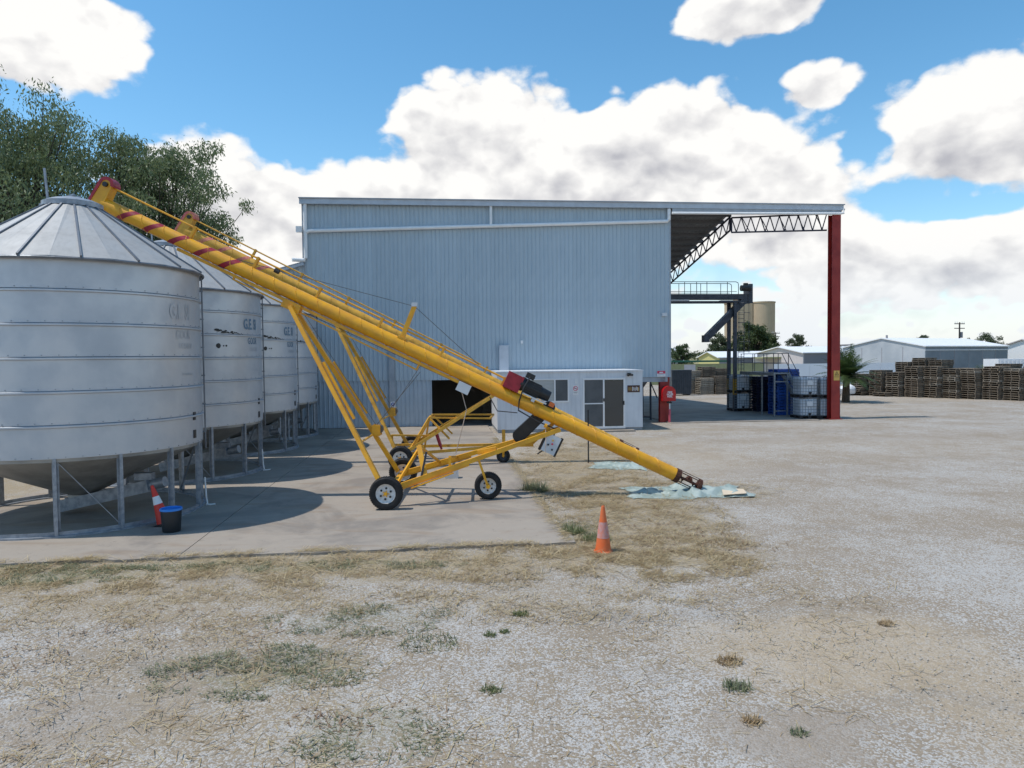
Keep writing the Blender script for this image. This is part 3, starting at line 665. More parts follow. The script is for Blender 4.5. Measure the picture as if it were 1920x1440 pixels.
for body, z in (('FIRE', 1.44), ('HOSE', 1.34), ('REEL', 1.24)):
    vs2, fs2 = text_mesh(body, .125, .004); wd = max(p[0] for p in vs2)
    MB().add([(x - wd / 2 + .03, -.163, y + z) for x, y in vs2], fs2).build('lettering', 'sign_white', hr)
MB().tube((.06, -.02, .62), (.06, -.02, 1.08), .03, .03, 10).build('feed_pipe', 'pipe_white', hr, True)
MB().tube((.06, -.02, .0), (.06, -.02, .66), .055, .055, 12).build('pipe_guard', 'pink_pipe', hr, True)
b = MB(); b.box((.03, -.02, 1.0), (.2, .1, .08)); b.tube((-.05, -.05, .97), (.16, -.05, .97), .03, .03, 8); b.build('valve', 'black_metal', hr)

# ================================================================== SITE OFFICE
OO = (5.7, 31.7, 0)
off = thing('site_office', 'low white site office with sliding door, built against the blue shed', 'office', xy(5.7, 31.7), YAW)
def O(): return MB()
U0, U1, V0, V1, HO = 2.52, 8.86, 30.05, 33.33, 2.63
# front wall round the openings (window 3.70-5.62 x 1.28-2.30, door 6.22-8.08 x .12-2.30)
b = O(); b.span(U0, 3.70, V0, V0 + .08, .14, HO - .06); b.span(3.70, 5.62, V0, V0 + .08, .14, 1.28); b.span(3.70, 5.62, V0, V0 + .08, 2.30, HO - .06); b.span(5.62, 6.22, V0, V0 + .08, .14, HO - .06); b.span(6.22, 8.08, V0, V0 + .08, 2.30, HO - .06); b.span(8.08, U1, V0, V0 + .08, .14, HO - .06)
b.build('front_wall', 'office_white', off, off=OO)
O().span(U0, U0 + .07, V0 + .08, V1, .14, HO - .06).build('side_wall', 'office_white', off, off=OO)
O().span(U1 - .07, U1, V0 + .08, V1, .14, HO - .06).build('side_wall', 'office_white', off, off=OO)
O().span(U0 + .07, U1 - .07, V1 - .06, V1, .14, HO - .06).build('back_wall', 'blind', off, off=OO)
O().span(U0 - .03, U1 + .03, V0 - .04, V1, HO - .06, HO).build('roof', 'office_white', off, off=OO)
O().span(U0 + .02, U1 - .02, V0 + .02, V1, 0, .14).build('base', 'office_base', off, off=OO)
O().span(U0 + .07, U1 - .07, V0 + .08, V1 - .06, .14, .18).build('floor', 'interior', off, off=OO)
wn = O(); wn.span(3.70, 5.62, V0 - .025, V0 + .04, 1.28, 1.34); wn.span(3.70, 5.62, V0 - .025, V0 + .04, 2.24, 2.30); wn.span(3.70, 3.76, V0 - .025, V0 + .04, 1.34, 2.24); wn.span(5.56, 5.62, V0 - .025, V0 + .04, 1.34, 2.24); wn.span(4.97, 5.03, V0 - .03, V0 + .04, 1.34, 2.24)
wn = wn.build('window', 'frame_white', off, off=OO)
O().span(3.76, 4.97, V0 + .01, V0 + .025, 1.34, 2.24).build('pane', 'blind', wn, off=OO)
O().span(5.03, 5.56, V0 + .0, V0 + .015, 1.34, 2.24).build('pane', 'fly_screen', wn, off=OO)
dr = O(); dr.span(6.22, 8.08, V0 - .03, V0 + .05, 2.22, 2.30); dr.span(6.22, 6.29, V0 - .03, V0 + .05, .14, 2.22); dr.span(8.01, 8.08, V0 - .03, V0 + .05, .14, 2.22); dr.span(7.10, 7.17, V0 - .03, V0 + .05, .2, 2.22); dr.span(6.22, 8.08, V0 - .05, V0 + .05, .11, .20); dr.span(6.29, 7.10, V0 - .02, V0 + .03, 1.17, 1.22)
dr = dr.build('sliding_door', 'frame_white', off, off=OO)
O().span(6.29, 7.10, V0 + .0, V0 + .02, .2, 1.17).build('screen_panel', 'fly_screen', dr, off=OO); O().span(6.29, 7.10, V0 + .0, V0 + .02, 1.22, 2.22).build('screen_panel', 'fly_screen', dr, off=OO)
O().span(7.17, 8.01, V0 + .02, V0 + .035, .2, 2.22).build('pane', 'glass_dark', dr, off=OO)
O().span(7.105, 7.16, V0 - .06, V0 - .03, 1.28, 1.42).build('handle', 'black_metal', dr, off=OO); O().span(7.99, 8.04, V0 - .06, V0 - .03, 1.12, 1.3).build('handle', 'black_metal', dr, off=OO)
for z0, z1, nm in ((.02, .12, 'step'),): O().span(6.0, 8.4, V0 - .5, V0 + .02, .0, .06).build('door_step', 'concrete', off, off=OO)
b = O(); b.box((8.25, V0 - .05, 2.44), (.14, .12, .12)); b.tube((8.17, V0 - .2, 2.40), (8.20, V0 - .05, 2.44), .045, .05, 10); b.tube((8.36, V0 - .2, 2.41), (8.30, V0 - .05, 2.44), .045, .05, 10); b.build('security_camera', 'black_metal', off, off=OO)
flat_sign('no_smoking_sign', 'white no-smoking sign with red ring on the office wall', 5.90, 30.045, 1.80, .26, .44, 'sign_white',
          [('red_ring', 'sign_red', [('ring', 0, .06, .105, .08), ('line', -.07, .13, .07, -.01, .02)]), ('cigarette', 'ink', [('r', -.06, .05, .05, .07)]), ('printed_line', 'ink', [('r', -.10, .10, -.10, -.09), ('r', -.06, .06, -.135, -.125)])])
flat_sign('paper_notice', 'small pale paper notice stuck above the no-smoking sign', 5.93, 30.045, 2.17, .13, .22, 'sign_white', [('printed_line', 'lettering_faded', [('r', -.04, .04, .05, .055), ('r', -.04, .04, .0, .005)])])
flat_sign('name_board', 'dark timber name board with pale strokes on the office wall', 8.46, 30.045, 1.81, .55, .30, 'sign_dark',
          [('pale_letters', 'frame_white', [('r', -.06 + k * .055, -.035 + k * .055, -.09 + (k % 2) * .02, .09 - (k % 3) * .02) for k in range(5)]), ('brown_letters', 'sign_yellow', [('r', -.22 + k * .05, -.205 + k * .05, -.07, .07) for k in range(3)] + [('r', .20, .225, -.09, .05)])])
st = thing('star_picket', 'thin dark steel picket standing in the dry grass before the office', 'picket', (2.28, 21.3, 0))
MB().span(-.02, .02, -.008, .008, -.2, 1.62).span(-.008, .008, .0, .03, -.2, 1.62).build('post', 'cable_dark', st)

# ================================================================== AUGERS
def wheel(parent, c, r, w_, hubc='yellow', name='wheel'):
    wh = MB().lathe([(r * .60, -w_ * .42), (r * .78, -w_ * .5), (r * .93, -w_ * .47), (r * .995, -w_ * .33), (r, 0), (r * .995, w_ * .33), (r * .93, w_ * .47), (r * .78, w_ * .5), (r * .60, w_ * .42)], 40, 'y', c, close=True).build(name, 'tyre', parent, True)
    tr = MB()
    for k in range(44):
        a = 2 * math.pi * k / 44; tr.box((c[0] + r * .985 * math.cos(a), c[1], c[2] + r * .985 * math.sin(a)), (.02, w_ * .7, .025), M=Matrix.Rotation(-a, 3, 'Y'))
    tr.build('tread', 'tyre', wh)
    MB().lathe([(r * .60, -w_ * .44), (r * .585, -w_ * .40), (r * .50, -w_ * .30), (r * .46, -w_ * .26), (r * .20, -w_ * .30), (.001, -w_ * .30)], 32, 'y', c).lathe([(r * .60, w_ * .44), (r * .5, w_ * .3), (.001, w_ * .3)], 32, 'y', c).build('rim', 'rim_white', wh, True)
    h = MB()
    for k in range(6):
        a = 2 * math.pi * (k + .4) / 6; p = (c[0] + r * .33 * math.cos(a), c[1] - w_ * .27, c[2] + r * .33 * math.sin(a)); h.tube((p[0], p[1] - .012, p[2]), (p[0], p[1] + .02, p[2]), r * .07, r * .07, 8)
    h.build('rim_hole', 'black_metal', wh)
    hb_ = MB().tube((c[0], c[1] - w_ * .5, c[2]), (c[0], c[1] + w_ * .3, c[2]), r * .11, r * .13, 10)
    for k in range(5): a = 2 * math.pi * k / 5; hb_.box((c[0] + r * .17 * math.cos(a), c[1] - w_ * .33, c[2] + r * .17 * math.sin(a)), (.022, .03, .022))
    hb_.build('hub', hubc, wh)
    return wh
def along(p, q, s): p, q = Vector(p), Vector(q); return p + (q - p) * s
def make_auger(front):
    if front:
        t = thing('grain_auger', 'long yellow grain auger with white wheels, its head over the silo by the bucket', 'auger', (-2.70, 16.22, ZS), rad(1.4), 'yellow grain augers')
        P0, P1 = Vector((-6.42, 0, 6.70)), Vector((7.02, 0, .14))
    else:
        t = thing('grain_auger', 'yellow grain auger with faded pink bands, standing behind the other auger', 'auger', (-3.22, 21.45, ZS), rad(1.4), 'yellow grain augers')
        P0, P1 = Vector((-6.42, 0, 7.02)), Vector((7.0, 0, .22))
    ax = (P1 - P0).normalized(); L = (P1 - P0).length; nrm = Vector((-ax.z, 0, ax.x)) if ax.x > 0 else Vector((ax.z, 0, -ax.x))
    if nrm.z < 0: nrm = -nrm
    lat = Vector((0, 1, 0)); r = .152
    Y = 'yellow' if front else 'yellow_old'
    tube = MB().tube(P0, P0 + ax * (L - .62), r, r, 28).build('tube', Y, t, True)
    # spiral weld seam on the tube
    b = MB(); pts = []; turns = 26; n = turns * 20
    for k in range(n + 1):
        s = k / n; a = 2 * math.pi * turns * s; pts.append(P0 + ax * (.2 + s * (L - 1.0)) + (lat * math.cos(a) + nrm * math.sin(a)) * (r + .001))
    b.path(pts, .010, 4); b.build('weld_seam', Y, tube)
    # painted warning bands near the head
    for k in range(5 if front else 4):
        s0 = .55 + k * .62; bb = MB(); nn = 24; vs2 = []
        for e in (0, .15):
            for q in range(nn):
                a = 2 * math.pi * q / nn; skew = .16 * math.sin(a); vs2.append(P0 + ax * (s0 + e + skew) + (lat * math.cos(a) + nrm * math.sin(a)) * (r + .003))
        bb.add(vs2, [(q, (q + 1) % nn, nn + (q + 1) % nn, nn + q) for q in range(nn)]); bb.build('painted_band', 'red_paint' if front else 'red_faded', tube, True)
    # intake: worn end with bare flighting and guard bars
    a0 = P0 + ax * (L - .62)
    it = MB().tube(a0 - ax * .02, a0 + ax * .10, r + .012, r + .012, 20)
    for q in range(8):
        a = 2 * math.pi * q / 8; o_ = (lat * math.cos(a) + nrm * math.sin(a)) * (r + .0); it.bar(a0 + o_, a0 + ax * .62 + o_, .03, .014)
    it.tube(a0 + ax * .58, a0 + ax * .64, r + .01, r + .01, 20)
    it = it.build('intake_guard', 'rust', t)
    fl = MB(); fl.tube(a0, a0 + ax * .7, .03, .03, 8); n = 60; vs2 = []
    for k in range(n + 1):
        a = 2 * math.pi * 2.4 * k / n; c_ = a0 + ax * (.66 * k / n); d_ = lat * math.cos(a) + nrm * math.sin(a); vs2 += [c_ + d_ * .03, c_ + d_ * .125]
    fl.add(vs2, [(2 * k, 2 * k + 1, 2 * k + 3, 2 * k + 2) for k in range(n)]); fl.build('flighting', 'rust', it)
    # discharge head: rounded housing standing up from the end, red rim
    hx, hz_ = nrm.x, nrm.z
    def hp(al, up_): q = P0 + ax * al + nrm * up_; return (q.x, q.z)
    out = [hp(.10, -.16), hp(-.16, -.30), hp(-.24, -.1)] + [hp(-.05 + .125 * math.cos(a), .42 + .125 * math.sin(a)) for a in np.linspace(math.pi, 0, 13)] + [hp(.075, .1)]
    hd = MB().prism(out, -.14, .14).build('discharge_head', Y, t)
    rim = MB()
    ring = [hp(.02, -.20), hp(-.20, -.36), hp(-.275, -.1)] + [hp(-.05 + .175 * math.cos(a), .42 + .175 * math.sin(a)) for a in np.linspace(math.pi, .1, 12)]
    inn = [hp(.02, -.15), hp(-.15, -.27), hp(-.22, -.1)] + [hp(-.05 + .105 * math.cos(a), .42 + .105 * math.sin(a)) for a in np.linspace(math.pi, .1, 12)]
    m = len(ring); rim.add([(x, -.155, z) for x, z in ring] + [(x, .155, z) for x, z in ring] + [(x, -.155, z) for x, z in inn] + [(x, .155, z) for x, z in inn],
        [(i, i + 1, m + i + 1, m + i) for i in range(m - 1)] + [(2 * m + i, 3 * m + i, 3 * m + i + 1, 2 * m + i + 1) for i in range(m - 1)] + [(i, 2 * m + i, 2 * m + i + 1, i + 1) for i in range(m - 1)] + [(m + i, m + i + 1, 3 * m + i + 1, 3 * m + i) for i in range(m - 1)] + [(0, m, 3 * m, 2 * m), (m - 1, 3 * m - 1, 4 * m - 1, 2 * m - 1)])
    rim.build('head_rim', 'red_paint' if front else 'red_faded', hd)
    q = P0 + ax * -.05 + nrm * .42
    MB().tube(q - lat * .20, q + lat * .20, .055, .055, 12).build('bearing', 'black_metal', hd)
    # drive shaft and its stands along the top
    sEnd = 9.95 if front else 9.6; hgt = .40
    sh = MB().tube(P0 + ax * -.05 + nrm * .42, P0 + ax * sEnd + nrm * (r + .17), .021, .021, 8)
    sh = sh.build('drive_shaft', Y, t)
    for k in range(6):
        s = 2.05 + k * 1.55; hh = .42 - (.42 - r - .17) * (s / sEnd)
        st_ = MB().bar(P0 + ax * s + nrm * (r - .01), P0 + ax * (s + .02) + nrm * (hh + .03), .05, .10, up=(0, 1, 0)); st_.box(P0 + ax * s + nrm * (hh), (.06, .09, .06)); st_.build('shaft_stand', Y, t)
    if front:
        MB().tube(P0 + ax * 4.05 + nrm * .31, P0 + ax * 4.16 + nrm * .305, .055, .055, 10).build('shaft_coupling', 'cable_dark', sh)
    # stiffening rail under the tube and the track that the legs slide in
    b = MB(); b.bar(P0 + ax * 1.9 - nrm * (r + .05), P0 + ax * 8.9 - nrm * (r + .05), .07, .10, up=(0, 1, 0)); b.bar(P0 + ax * 3.3 - nrm * (r + .13), P0 + ax * 7.9 - nrm * (r + .21), .035, .035)
    b.bar(P0 + ax * 3.3 - nrm * (r + .02), P0 + ax * 3.3 - nrm * (r + .15), .04, .04); b.bar(P0 + ax * 7.9 - nrm * (r + .0), P0 + ax * 7.9 - nrm * (r + .22), .04, .04); b.build('under_rail', Y, t)
    sl = 4.75 if front else 4.9
    tp = P0 + ax * sl - nrm * (r + .11)
    MB().box(tp, (.42, .26, .20), M=Matrix.Rotation(-math.asin(-ax.z) * -1, 3, 'Y')).build('lift_carriage', Y, t)
    # legs
    wy = 1.38; za = .345
    legs = []
    for sg in (-1, 1):
        lg = MB().bar((-.10, sg * (wy - .22), za + .06), (tp.x, sg * .16, tp.z - .02), .09, .14, up=(0, 1, 0)).build('leg', Y, t)
        legs.append(lg)
        lo, hi = Vector((-.10, sg * (wy - .22), za + .06)), Vector((tp.x, sg * .16, tp.z))
        g = along(lo, hi, .38); MB().bar(g + Vector((.16, 0, -.05)), along(lo, hi, .68) + Vector((.10, 0, .0)), .05, .05).build('leg_gusset', Y, lg)
    lo1, lo2 = along((-.10, -(wy - .22), za + .06), (tp.x, -.16, tp.z), .24), along((-.10, wy - .22, za + .06), (tp.x, .16, tp.z), .24)
    MB().tube(lo1, lo2, .025, .025, 8).build('leg_spreader', Y, t)
    wc = lo2 + Vector((.12, -.10, .12))
    wd_ = MB().tube(wc - Vector((0, .09, 0)), wc + Vector((0, .09, 0)), .115, .115, 16).build('winch_drum', 'wire', t, True)
    for e_ in (-.12, .12): MB().box(wc + Vector((-.04, e_, -.02)), (.2, .04, .26)).build('winch_plate', Y, wd_)
    MB().tube(wc + Vector((-.05, 0, .1)), P0 + ax * 8.0 - nrm * (r + .22), .007, .007, 5).tube(P0 + ax * (sl + .3) - nrm * (r + .15), wc, .006, .006, 5).tube(P0 + ax * 5.0 - nrm * (r + .12), P0 + ax * 9.3 - nrm * (r + .08), .006, .006, 5).build('winch_cable', 'wire', t)
    # axle, wheels
    axl = MB().bar((0, -wy + .1, za), (0, wy - .1, za), .09, .09).build('axle', Y, t)
    wheel(t, (0, -wy - .02, za), .345, .22); wheel(t, (0, wy + .02, za), .345, .22)
    if front:
        je = P0 + ax * 11.45 - nrm * (r + .04)
        for sg in (-1, 1):
            p, q = Vector((.02, sg * 1.10, za + .02)), Vector((je.x, sg * .10, je.z))
            MB().bar(p, q, .10, .11, up=(0, 1, 0)).bar(along(p, q, .0) - Vector((0, 0, .07)), along(p, q, .45) - Vector((0, 0, .07)), .05, .07, up=(0, 1, 0)).build('tow_beam', Y, t)
        pn, qn = Vector((.02, -1.10, za + .02)), Vector((je.x, -.10, je.z)); pf, qf = Vector((.02, 1.10, za + .02)), Vector((je.x, .10, je.z))
        MB().bar(along(pn, qn, .12) - Vector((0, .05, .13)), along(pn, qn, .36) - Vector((0, .05, .12)), .02, .16, up=(0, 1, 0)).build('skid_plate', Y, t)
        apx = Vector((.62, -.62, 1.24))
        MB().bar(along(pn, qn, .20), apx, .11, .09, up=(0, 1, 0)).build('upright', Y, t)
        MB().bar(along(pn, qn, .03), apx - Vector((0, 0, .05)), .05, .05).bar(along(pf, qf, .02), apx - Vector((0, 0, .05)), .05, .05).bar(along(pf, qf, .25), apx, .05, .05).build('upright_brace', Y, t)
        MB().bar(along(pn, qn, .17) + Vector((.02, .02, 0)), along(pn, qn, .195) + Vector((0.05, .02, .55)), .05, .04).build('brace_rod', 'gantry_steel', t)
        MB().bar(along(pn, qn, .34), along(pn, qn, .34) + Vector((0, 0, .25)), .05, .05).bar(along(pn, qn, .34) + Vector((0, 0, .25)), along(pf, qf, .36) + Vector((0, 0, .02)), .05, .05).build('hoop', Y, t)
        MB().bar(along(pn, qn, .62), along(pf, qf, .52), .07, .07).bar(along(pn, qn, .58) + Vector((-.3, .1, .02)), along(pn, qn, .58) + Vector((.12, .06, .10)), .12, .10).build('cross_member', Y, t)
        cw = Vector((2.13, -.44, .305)); s_ = along(pn, qn, .50)
        MB().bar(s_ + Vector((0, .0, .05)), cw + Vector((-.02, -.15, .05)), .07, .05).tube(cw + Vector((0, -.20, 0)), cw + Vector((0, .12, 0)), .045, .045, 10).build('caster_fork', Y, t)
        wheel(t, tuple(cw), .30, .20)
        # drive: red belt box, black motor on a plate
        m0 = P0 + ax * 10.02
        rot = Matrix.Rotation(math.asin(-ax.z), 3, 'Y')
        MB().box(m0 + nrm * .34, (.38, .32, .38), M=rot).build('belt_box', 'red_paint', t)
        mp = m0 + ax * .58 + nrm * (r + .05)
        MB().box(mp, (.62, .30, .03), M=rot).box(mp - nrm * .05, (.08, .26, .08), M=rot).build('motor_plate', 'panel_grey', t)
        mo = MB().tube(m0 + ax * .22 + nrm * .38, m0 + ax * .66 + nrm * .38, .148, .148, 20).tube(m0 + ax * .66 + nrm * .38, m0 + ax * .90 + nrm * .38, .138, .12, 20).tube(m0 + ax * .16 + nrm * .38, m0 + ax * .24 + nrm * .38, .165, .165, 20)
        for k in range(9): mo.bar(m0 + ax * .26 + nrm * .38 + (lat * math.cos(k * .35 - 1.4) + nrm * math.sin(k * .35 - 1.4)) * -.153, m0 + ax * .64 + nrm * .38 + (lat * math.cos(k * .35 - 1.4) + nrm * math.sin(k * .35 - 1.4)) * -.153, .012, .02)
        mo = mo.build('motor', 'black_metal', t, True)
        MB().box(m0 + ax * .30 + nrm * .62, (.20, .16, .13), M=rot).tube(m0 + ax * .38 + nrm * .62 - lat * .08, m0 + ax * .38 + nrm * .62 - lat * .10, .03, .03, 8).build('terminal_box', 'black_metal', mo)
        MB().path([m0 + ax * .3 + nrm * .60 - lat * .09, m0 + ax * .26 + nrm * .3 - lat * .22, m0 + ax * .30 - lat * .20, m0 + ax * .38 - nrm * .2 - lat * .14, m0 + ax * .9 - nrm * .24 - lat * .14, m0 + ax * 1.35 - nrm * .22 - lat * .12, m0 + ax * 1.38 - nrm * .62 - lat * .12, m0 + ax * 1.2 - nrm * .92 - lat * .12], .018, 6).path([m0 + ax * -.35 - nrm * .2 - lat * .1, m0 + ax * -.05 - nrm * .42 - lat * .1, m0 + ax * .38 - nrm * .26 - lat * .14], .012, 6).build('power_cable', 'cable_dark', t, True)
        MB().box(m0 + ax * 1.02 + nrm * .24, (.12, .1, .1), M=rot).build('plug', 'orange_plug', t)
        MB().tube(m0 + ax * 1.06 - nrm * .25 - lat * .16, m0 + ax * 1.12 - nrm * .25 - lat * .16, .05, .05, 10).build('pulley', 'yellow', t)
        # belt guard on the far side, running down to the lower shaft
        g0, g1 = m0 + ax * 1.02 + nrm * .16, m0 + ax * .90 - nrm * .58; g1 = Vector((g1.x - .28, 0, g1.z - .05)); dd = (g1 - g0).normalized(); pp = Vector((-dd.z, 0, dd.x))
        ol = [(g0 + (pp * math.cos(a) - dd * math.sin(a)) * .135) for a in np.linspace(0, math.pi, 12)] + [(g1 + (-pp * math.cos(a) + dd * math.sin(a)) * .15) for a in np.linspace(0, math.pi, 12)]
        MB().prism([(v.x, v.z) for v in ol], .20, .36).build('belt_guard', 'black_metal', t)
        MB().box(g1 + Vector((.10, .26, -.20)), (.46, .22, .10)).bar(g1 + Vector((.28, .26, -.2)), P0 + ax * 11.3 - nrm * .1 + lat * .2, .14, .08).build('gearbox_mount', 'yellow', t)
        # control panel hanging under the tube
        cp = m0 + ax * 1.38 - nrm * .58 - lat * .14
        pn_ = MB().box(cp, (.33, .13, .42), M=rot).build('control_panel', 'panel_grey', t)
        MB().box(cp + ax * -.19 + lat * .02, (.045, .16, .46), M=rot).box(cp + ax * .19 + lat * .02, (.045, .16, .46), M=rot).build('panel_bracket', 'black_metal', pn_)
        for dx, dz, m_ in ((.02, .02, 'sign_red'), (-.06, -.03, 'black_metal'), (.07, -.1, 'black_metal'), (0, .10, 'sign_yellow')):
            kk = cp + ax * dx + nrm * dz - lat * .065; MB().tube(kk, kk - lat * .03, .022, .022, 10).build('knob', m_, pn_)
        jb = P0 + ax * 9.05 - nrm * (r + .12) - lat * .12
        MB().box(jb, (.30, .14, .22), M=rot).build('junction_box', 'panel_grey', t)
        MB().path([jb - nrm * .1, jb + Vector((.06, 0, -.5)), jb + Vector((-.05, 0, -.95)), jb + Vector((-.2, .1, -1.5))], .010, 5).build('panel_lead', 'rope', t)
        MB().path([m0 + ax * 1.10 - nrm * .27 - lat * .16, Vector((m0.x + .86, -.3, 1.2)), Vector((m0.x + .84, -.3, .95))], .008, 5).build('pull_cord', 'rope', t)
        # mast with stay wires on top of the tube
        k0 = P0 + ax * 7.3 + nrm * (r - .02); k1 = k0 + nrm * .75 - ax * .10 + Vector((.06, 0, .02))
        MB().bar(k0, k1, .10, .11, up=(0, 1, 0)).box(k0 + nrm * .02, (.2, .2, .05), M=rot).build('stay_mast', Y, t)
        MB().box(k1 + Vector((0, 0, .04)), (.13, .12, .09)).build('mast_cap', 'panel_grey', t)
        MB().tube(k1, P0 + ax * 3.2 + nrm * .16, .007, .007, 5).tube(k1, P0 + ax * 9.3 + nrm * .30, .007, .007, 5).build('stay_wire', 'wire', t)
    else:
        je = P0 + ax * 10.45 - nrm * (r + .04)
        for sg in (-1, 1): MB().bar((.05, sg * 1.05, za + .08), (je.x, sg * .12, je.z), .09, .12, up=(0, 1, 0)).build('tow_beam', Y, t)
        for sg in (-1, 1): MB().bar((.05, sg * .9, za + .05), (2.95, sg * .22, .50), .08, .10, up=(0, 1, 0)).build('draw_bar', Y, t)
        MB().bar((2.95, 0, .42), (2.95, 0, .98), .10, .10).bar((2.6, 0, .52), (3.0, 0, .52), .3, .08).build('hitch_post', Y, t)
        MB().bar((2.95, -.3, .52), (2.93, -.12, .22), .06, .05).build('caster_fork', Y, t); wheel(t, (2.93, -.1, .20), .20, .14).children[1].data.materials[0] = MATS['gantry_steel']
        apx = Vector((.75, -.55, 1.42)); ap2 = Vector((.75, .55, 1.42))
        MB().bar((.15, -.95, .42), apx, .05, .05).bar((1.35, -.70, .80), apx, .05, .05).bar((.15, .95, .42), ap2, .05, .05).bar((1.35, .7, .8), ap2, .05, .05).bar((.6, -.55, .5), apx, .05, .05).build('upright', Y, t)
        MB().bar(apx, ap2, .05, .05).bar(apx, (2.55, -.35, 1.36), .05, .05).bar(ap2, (2.65, .35, 1.42), .05, .05).bar((2.55, -.35, 1.36), (2.65, .35, 1.42), .05, .05).build('top_frame', Y, t)
        MB().bar((-.35, -.5, .62), (.3, -.5, .62), .08, .06).bar((-.3, -.9, .95), (.9, -.7, .9), .06, .05).bar((-.3, -.9, .62), (-.3, -.9, .97), .06, .05).build('step_frame', Y, t)
        MB().bar((.95, -.75, 1.05), (1.12, -.75, .50), .06, .06).tube((.98, -.75, .95), (1.09, -.75, .60), .05, .05, 8).build('screw_jack', 'red_paint', t)
    return t
auger_a = make_auger(True)
auger_b = make_auger(False)
MB().box((0, 0, .12), (.34, .26, .24)).build('white_carton', 'panel_grey', None).location = (-1.62, 18.7, ZS)
cart = bpy.data.objects['white_carton']; tag(cart, 'small white carton on the slab under the auger frames', 'carton')

# ================================================================== loose things near the silos
def traffic_cone(name, label, loc, h, bands, rx=(0, 0, 0), base=True):
    t = thing(name, label, 'traffic cone', loc, 0, None); t.rotation_euler = rx
    r0, r1 = h * .175, h * .035
    zz = [.03] + [b_[0] * h for b_ in bands] + [h]
    for k in range(len(zz) - 1):
        f0, f1 = (zz[k] - .03) / (h - .03), (zz[k + 1] - .03) / (h - .03)
        m_ = (['cone_orange'] + [b_[1] for b_ in bands])[k]
        MB().lathe([(r0 + (r1 - r0) * f0 + (.002 if k % 2 else 0), zz[k]), (r0 + (r1 - r0) * f1 + (.002 if k % 2 else 0), zz[k + 1])] + ([(r1 * .6, h + .006), (r1 * .5, h - .05)] if k == len(zz) - 2 else []), 28).build('band' if k else 'body', m_, t, True)
    if base: MB().box((0, 0, .016), (h * .46, h * .46, .032)).build('base', 'black_metal', t)
    else: MB().lathe([(r0 + .03, 0), (r0 + .02, .03), (r0, .035)], 28).build('base', 'cone_orange', t, True)
    return t
traffic_cone('traffic_cone', 'weathered orange traffic cone with dirty pink band alone in the dry grass', (1.47, 11.55, 0), .76, [(.32, 'cone_band'), (.66, 'cone_orange')], base=False)
c2 = traffic_cone('traffic_cone', 'red and white traffic cone leaning against a silo leg behind the bucket', (-6.74, 13.62, ZS + .02), .78, [(.52, 'sign_white'), (.72, 'cone_red')], rx=(0, rad(-17), 0))
for ch in c2.children:
    if ch.name.startswith('body'): ch.data.materials[0] = MATS['cone_red']
    if ch.name.startswith('band') and ch.data.materials[0].name == 'cone_orange': ch.data.materials[0] = MATS['cone_red']
bk = thing('plastic_bucket', 'black plastic bucket with blue rim on the concrete by the front silo', 'bucket', (-6.36, 13.10, ZS))
MB().lathe([(.001, .004), (.15, .0), (.158, .01), (.185, .42), (.178, .42), (.15, .02), (.001, .02)], 32).build('pail', 'bucket', bk, True)
MB().lathe([(.176, .40), (.196, .40), (.196, .425), (.188, .44), (.176, .43)], 32, close=True).build('rim', 'bucket_blue', bk, True)
MB().lathe([(.001, .40), (.174, .401), (.174, .39), (.001, .39)], 28).build('liner', 'bucket_blue', bk, True)
for k, (x, y, rz) in enumerate(((-5.72, 14.55, .2), (-6.0, 19.35, .5))):
    t = thing('silo_guide_rod', 'pale bent rod at the foot of the front silo' if k == 0 else 'pale bent rod at the foot of the second silo', 'rod', (x - 1.0 if k == 0 else x - 1.15, y + .9, ZS), rz)
    MB().path([(0, 0, .0), (.02, 0, .06), (0, 0, .18), (-.02, 0, .62)], .018, 7).path([(0, 0, .02), (.1, -.04, .02), (.19, -.05, .03)], .02, 6).build('rod', 'pipe_white', t, True)

# ================================================================== GANTRY CONVEYOR (behind, under the canopy)
GO = (16.87, 39.3, 0)
g = thing('gantry_conveyor', 'dark steel overhead conveyor with handrails and a down chute beside the shed', 'conveyor', xy(16.87, 39.3, .03), YAW)
def GB(): return MB()
for v in (38.9, 39.75):
    GB().span(16.78, 16.96, v - .08, v + .08, 0, 6.25).build('leg', 'gantry_steel', g, off=GO)
    GB().span(16.772, 16.968, v - .088, v + .088, .95, 1.85).build('leg_marking', 'gantry_yellow', g, off=GO)
b = GB(); b.bar((16.87, 38.9, .10), (16.87, 39.75, .10), .12, .12); b.bar((16.87, 38.9, .72), (16.87, 39.75, .66), .06, .10); b.bar((16.87, 38.9, 3.5), (16.87, 39.75, 3.5), .06, .10); b.build('cross_tie', 'gantry_steel', g, off=GO)
GB().span(11.3, 17.7, 39.0, 39.6, 6.38, 6.68).build('trough', 'gantry_steel', g, off=GO)
GB().span(11.3, 16.9, 38.95, 39.0, 6.18, 6.28).span(11.3, 16.9, 39.6, 39.65, 6.18, 6.28).span(16.0, 17.1, 38.8, 39.85, 6.2, 6.30).build('beam', 'gantry_steel', g, off=GO)
GB().span(13.0, 14.2, 38.9, 39.1, 6.27, 6.36).build('cover_plate', 'panel_grey', g, off=GO)
b = GB()
for v in (38.85, 39.8):
    b.tube((11.3, v, 7.35), (16.9, v, 7.35), .02, .02, 6); b.tube((11.3, v, 6.8), (16.95, v, 6.8), .016, .016, 6); b.path([(16.9, v, 7.35), (17.02, v, 7.30), (17.05, v, 7.2), (17.05, v, 6.6)], .02, 6)
    for u in (12.6, 13.9, 14.6, 15.2, 16.4): b.tube((u, v, 6.6), (u, v, 7.35), .018, .018, 6)
b.build('handrail', 'gantry_steel', g, off=GO)
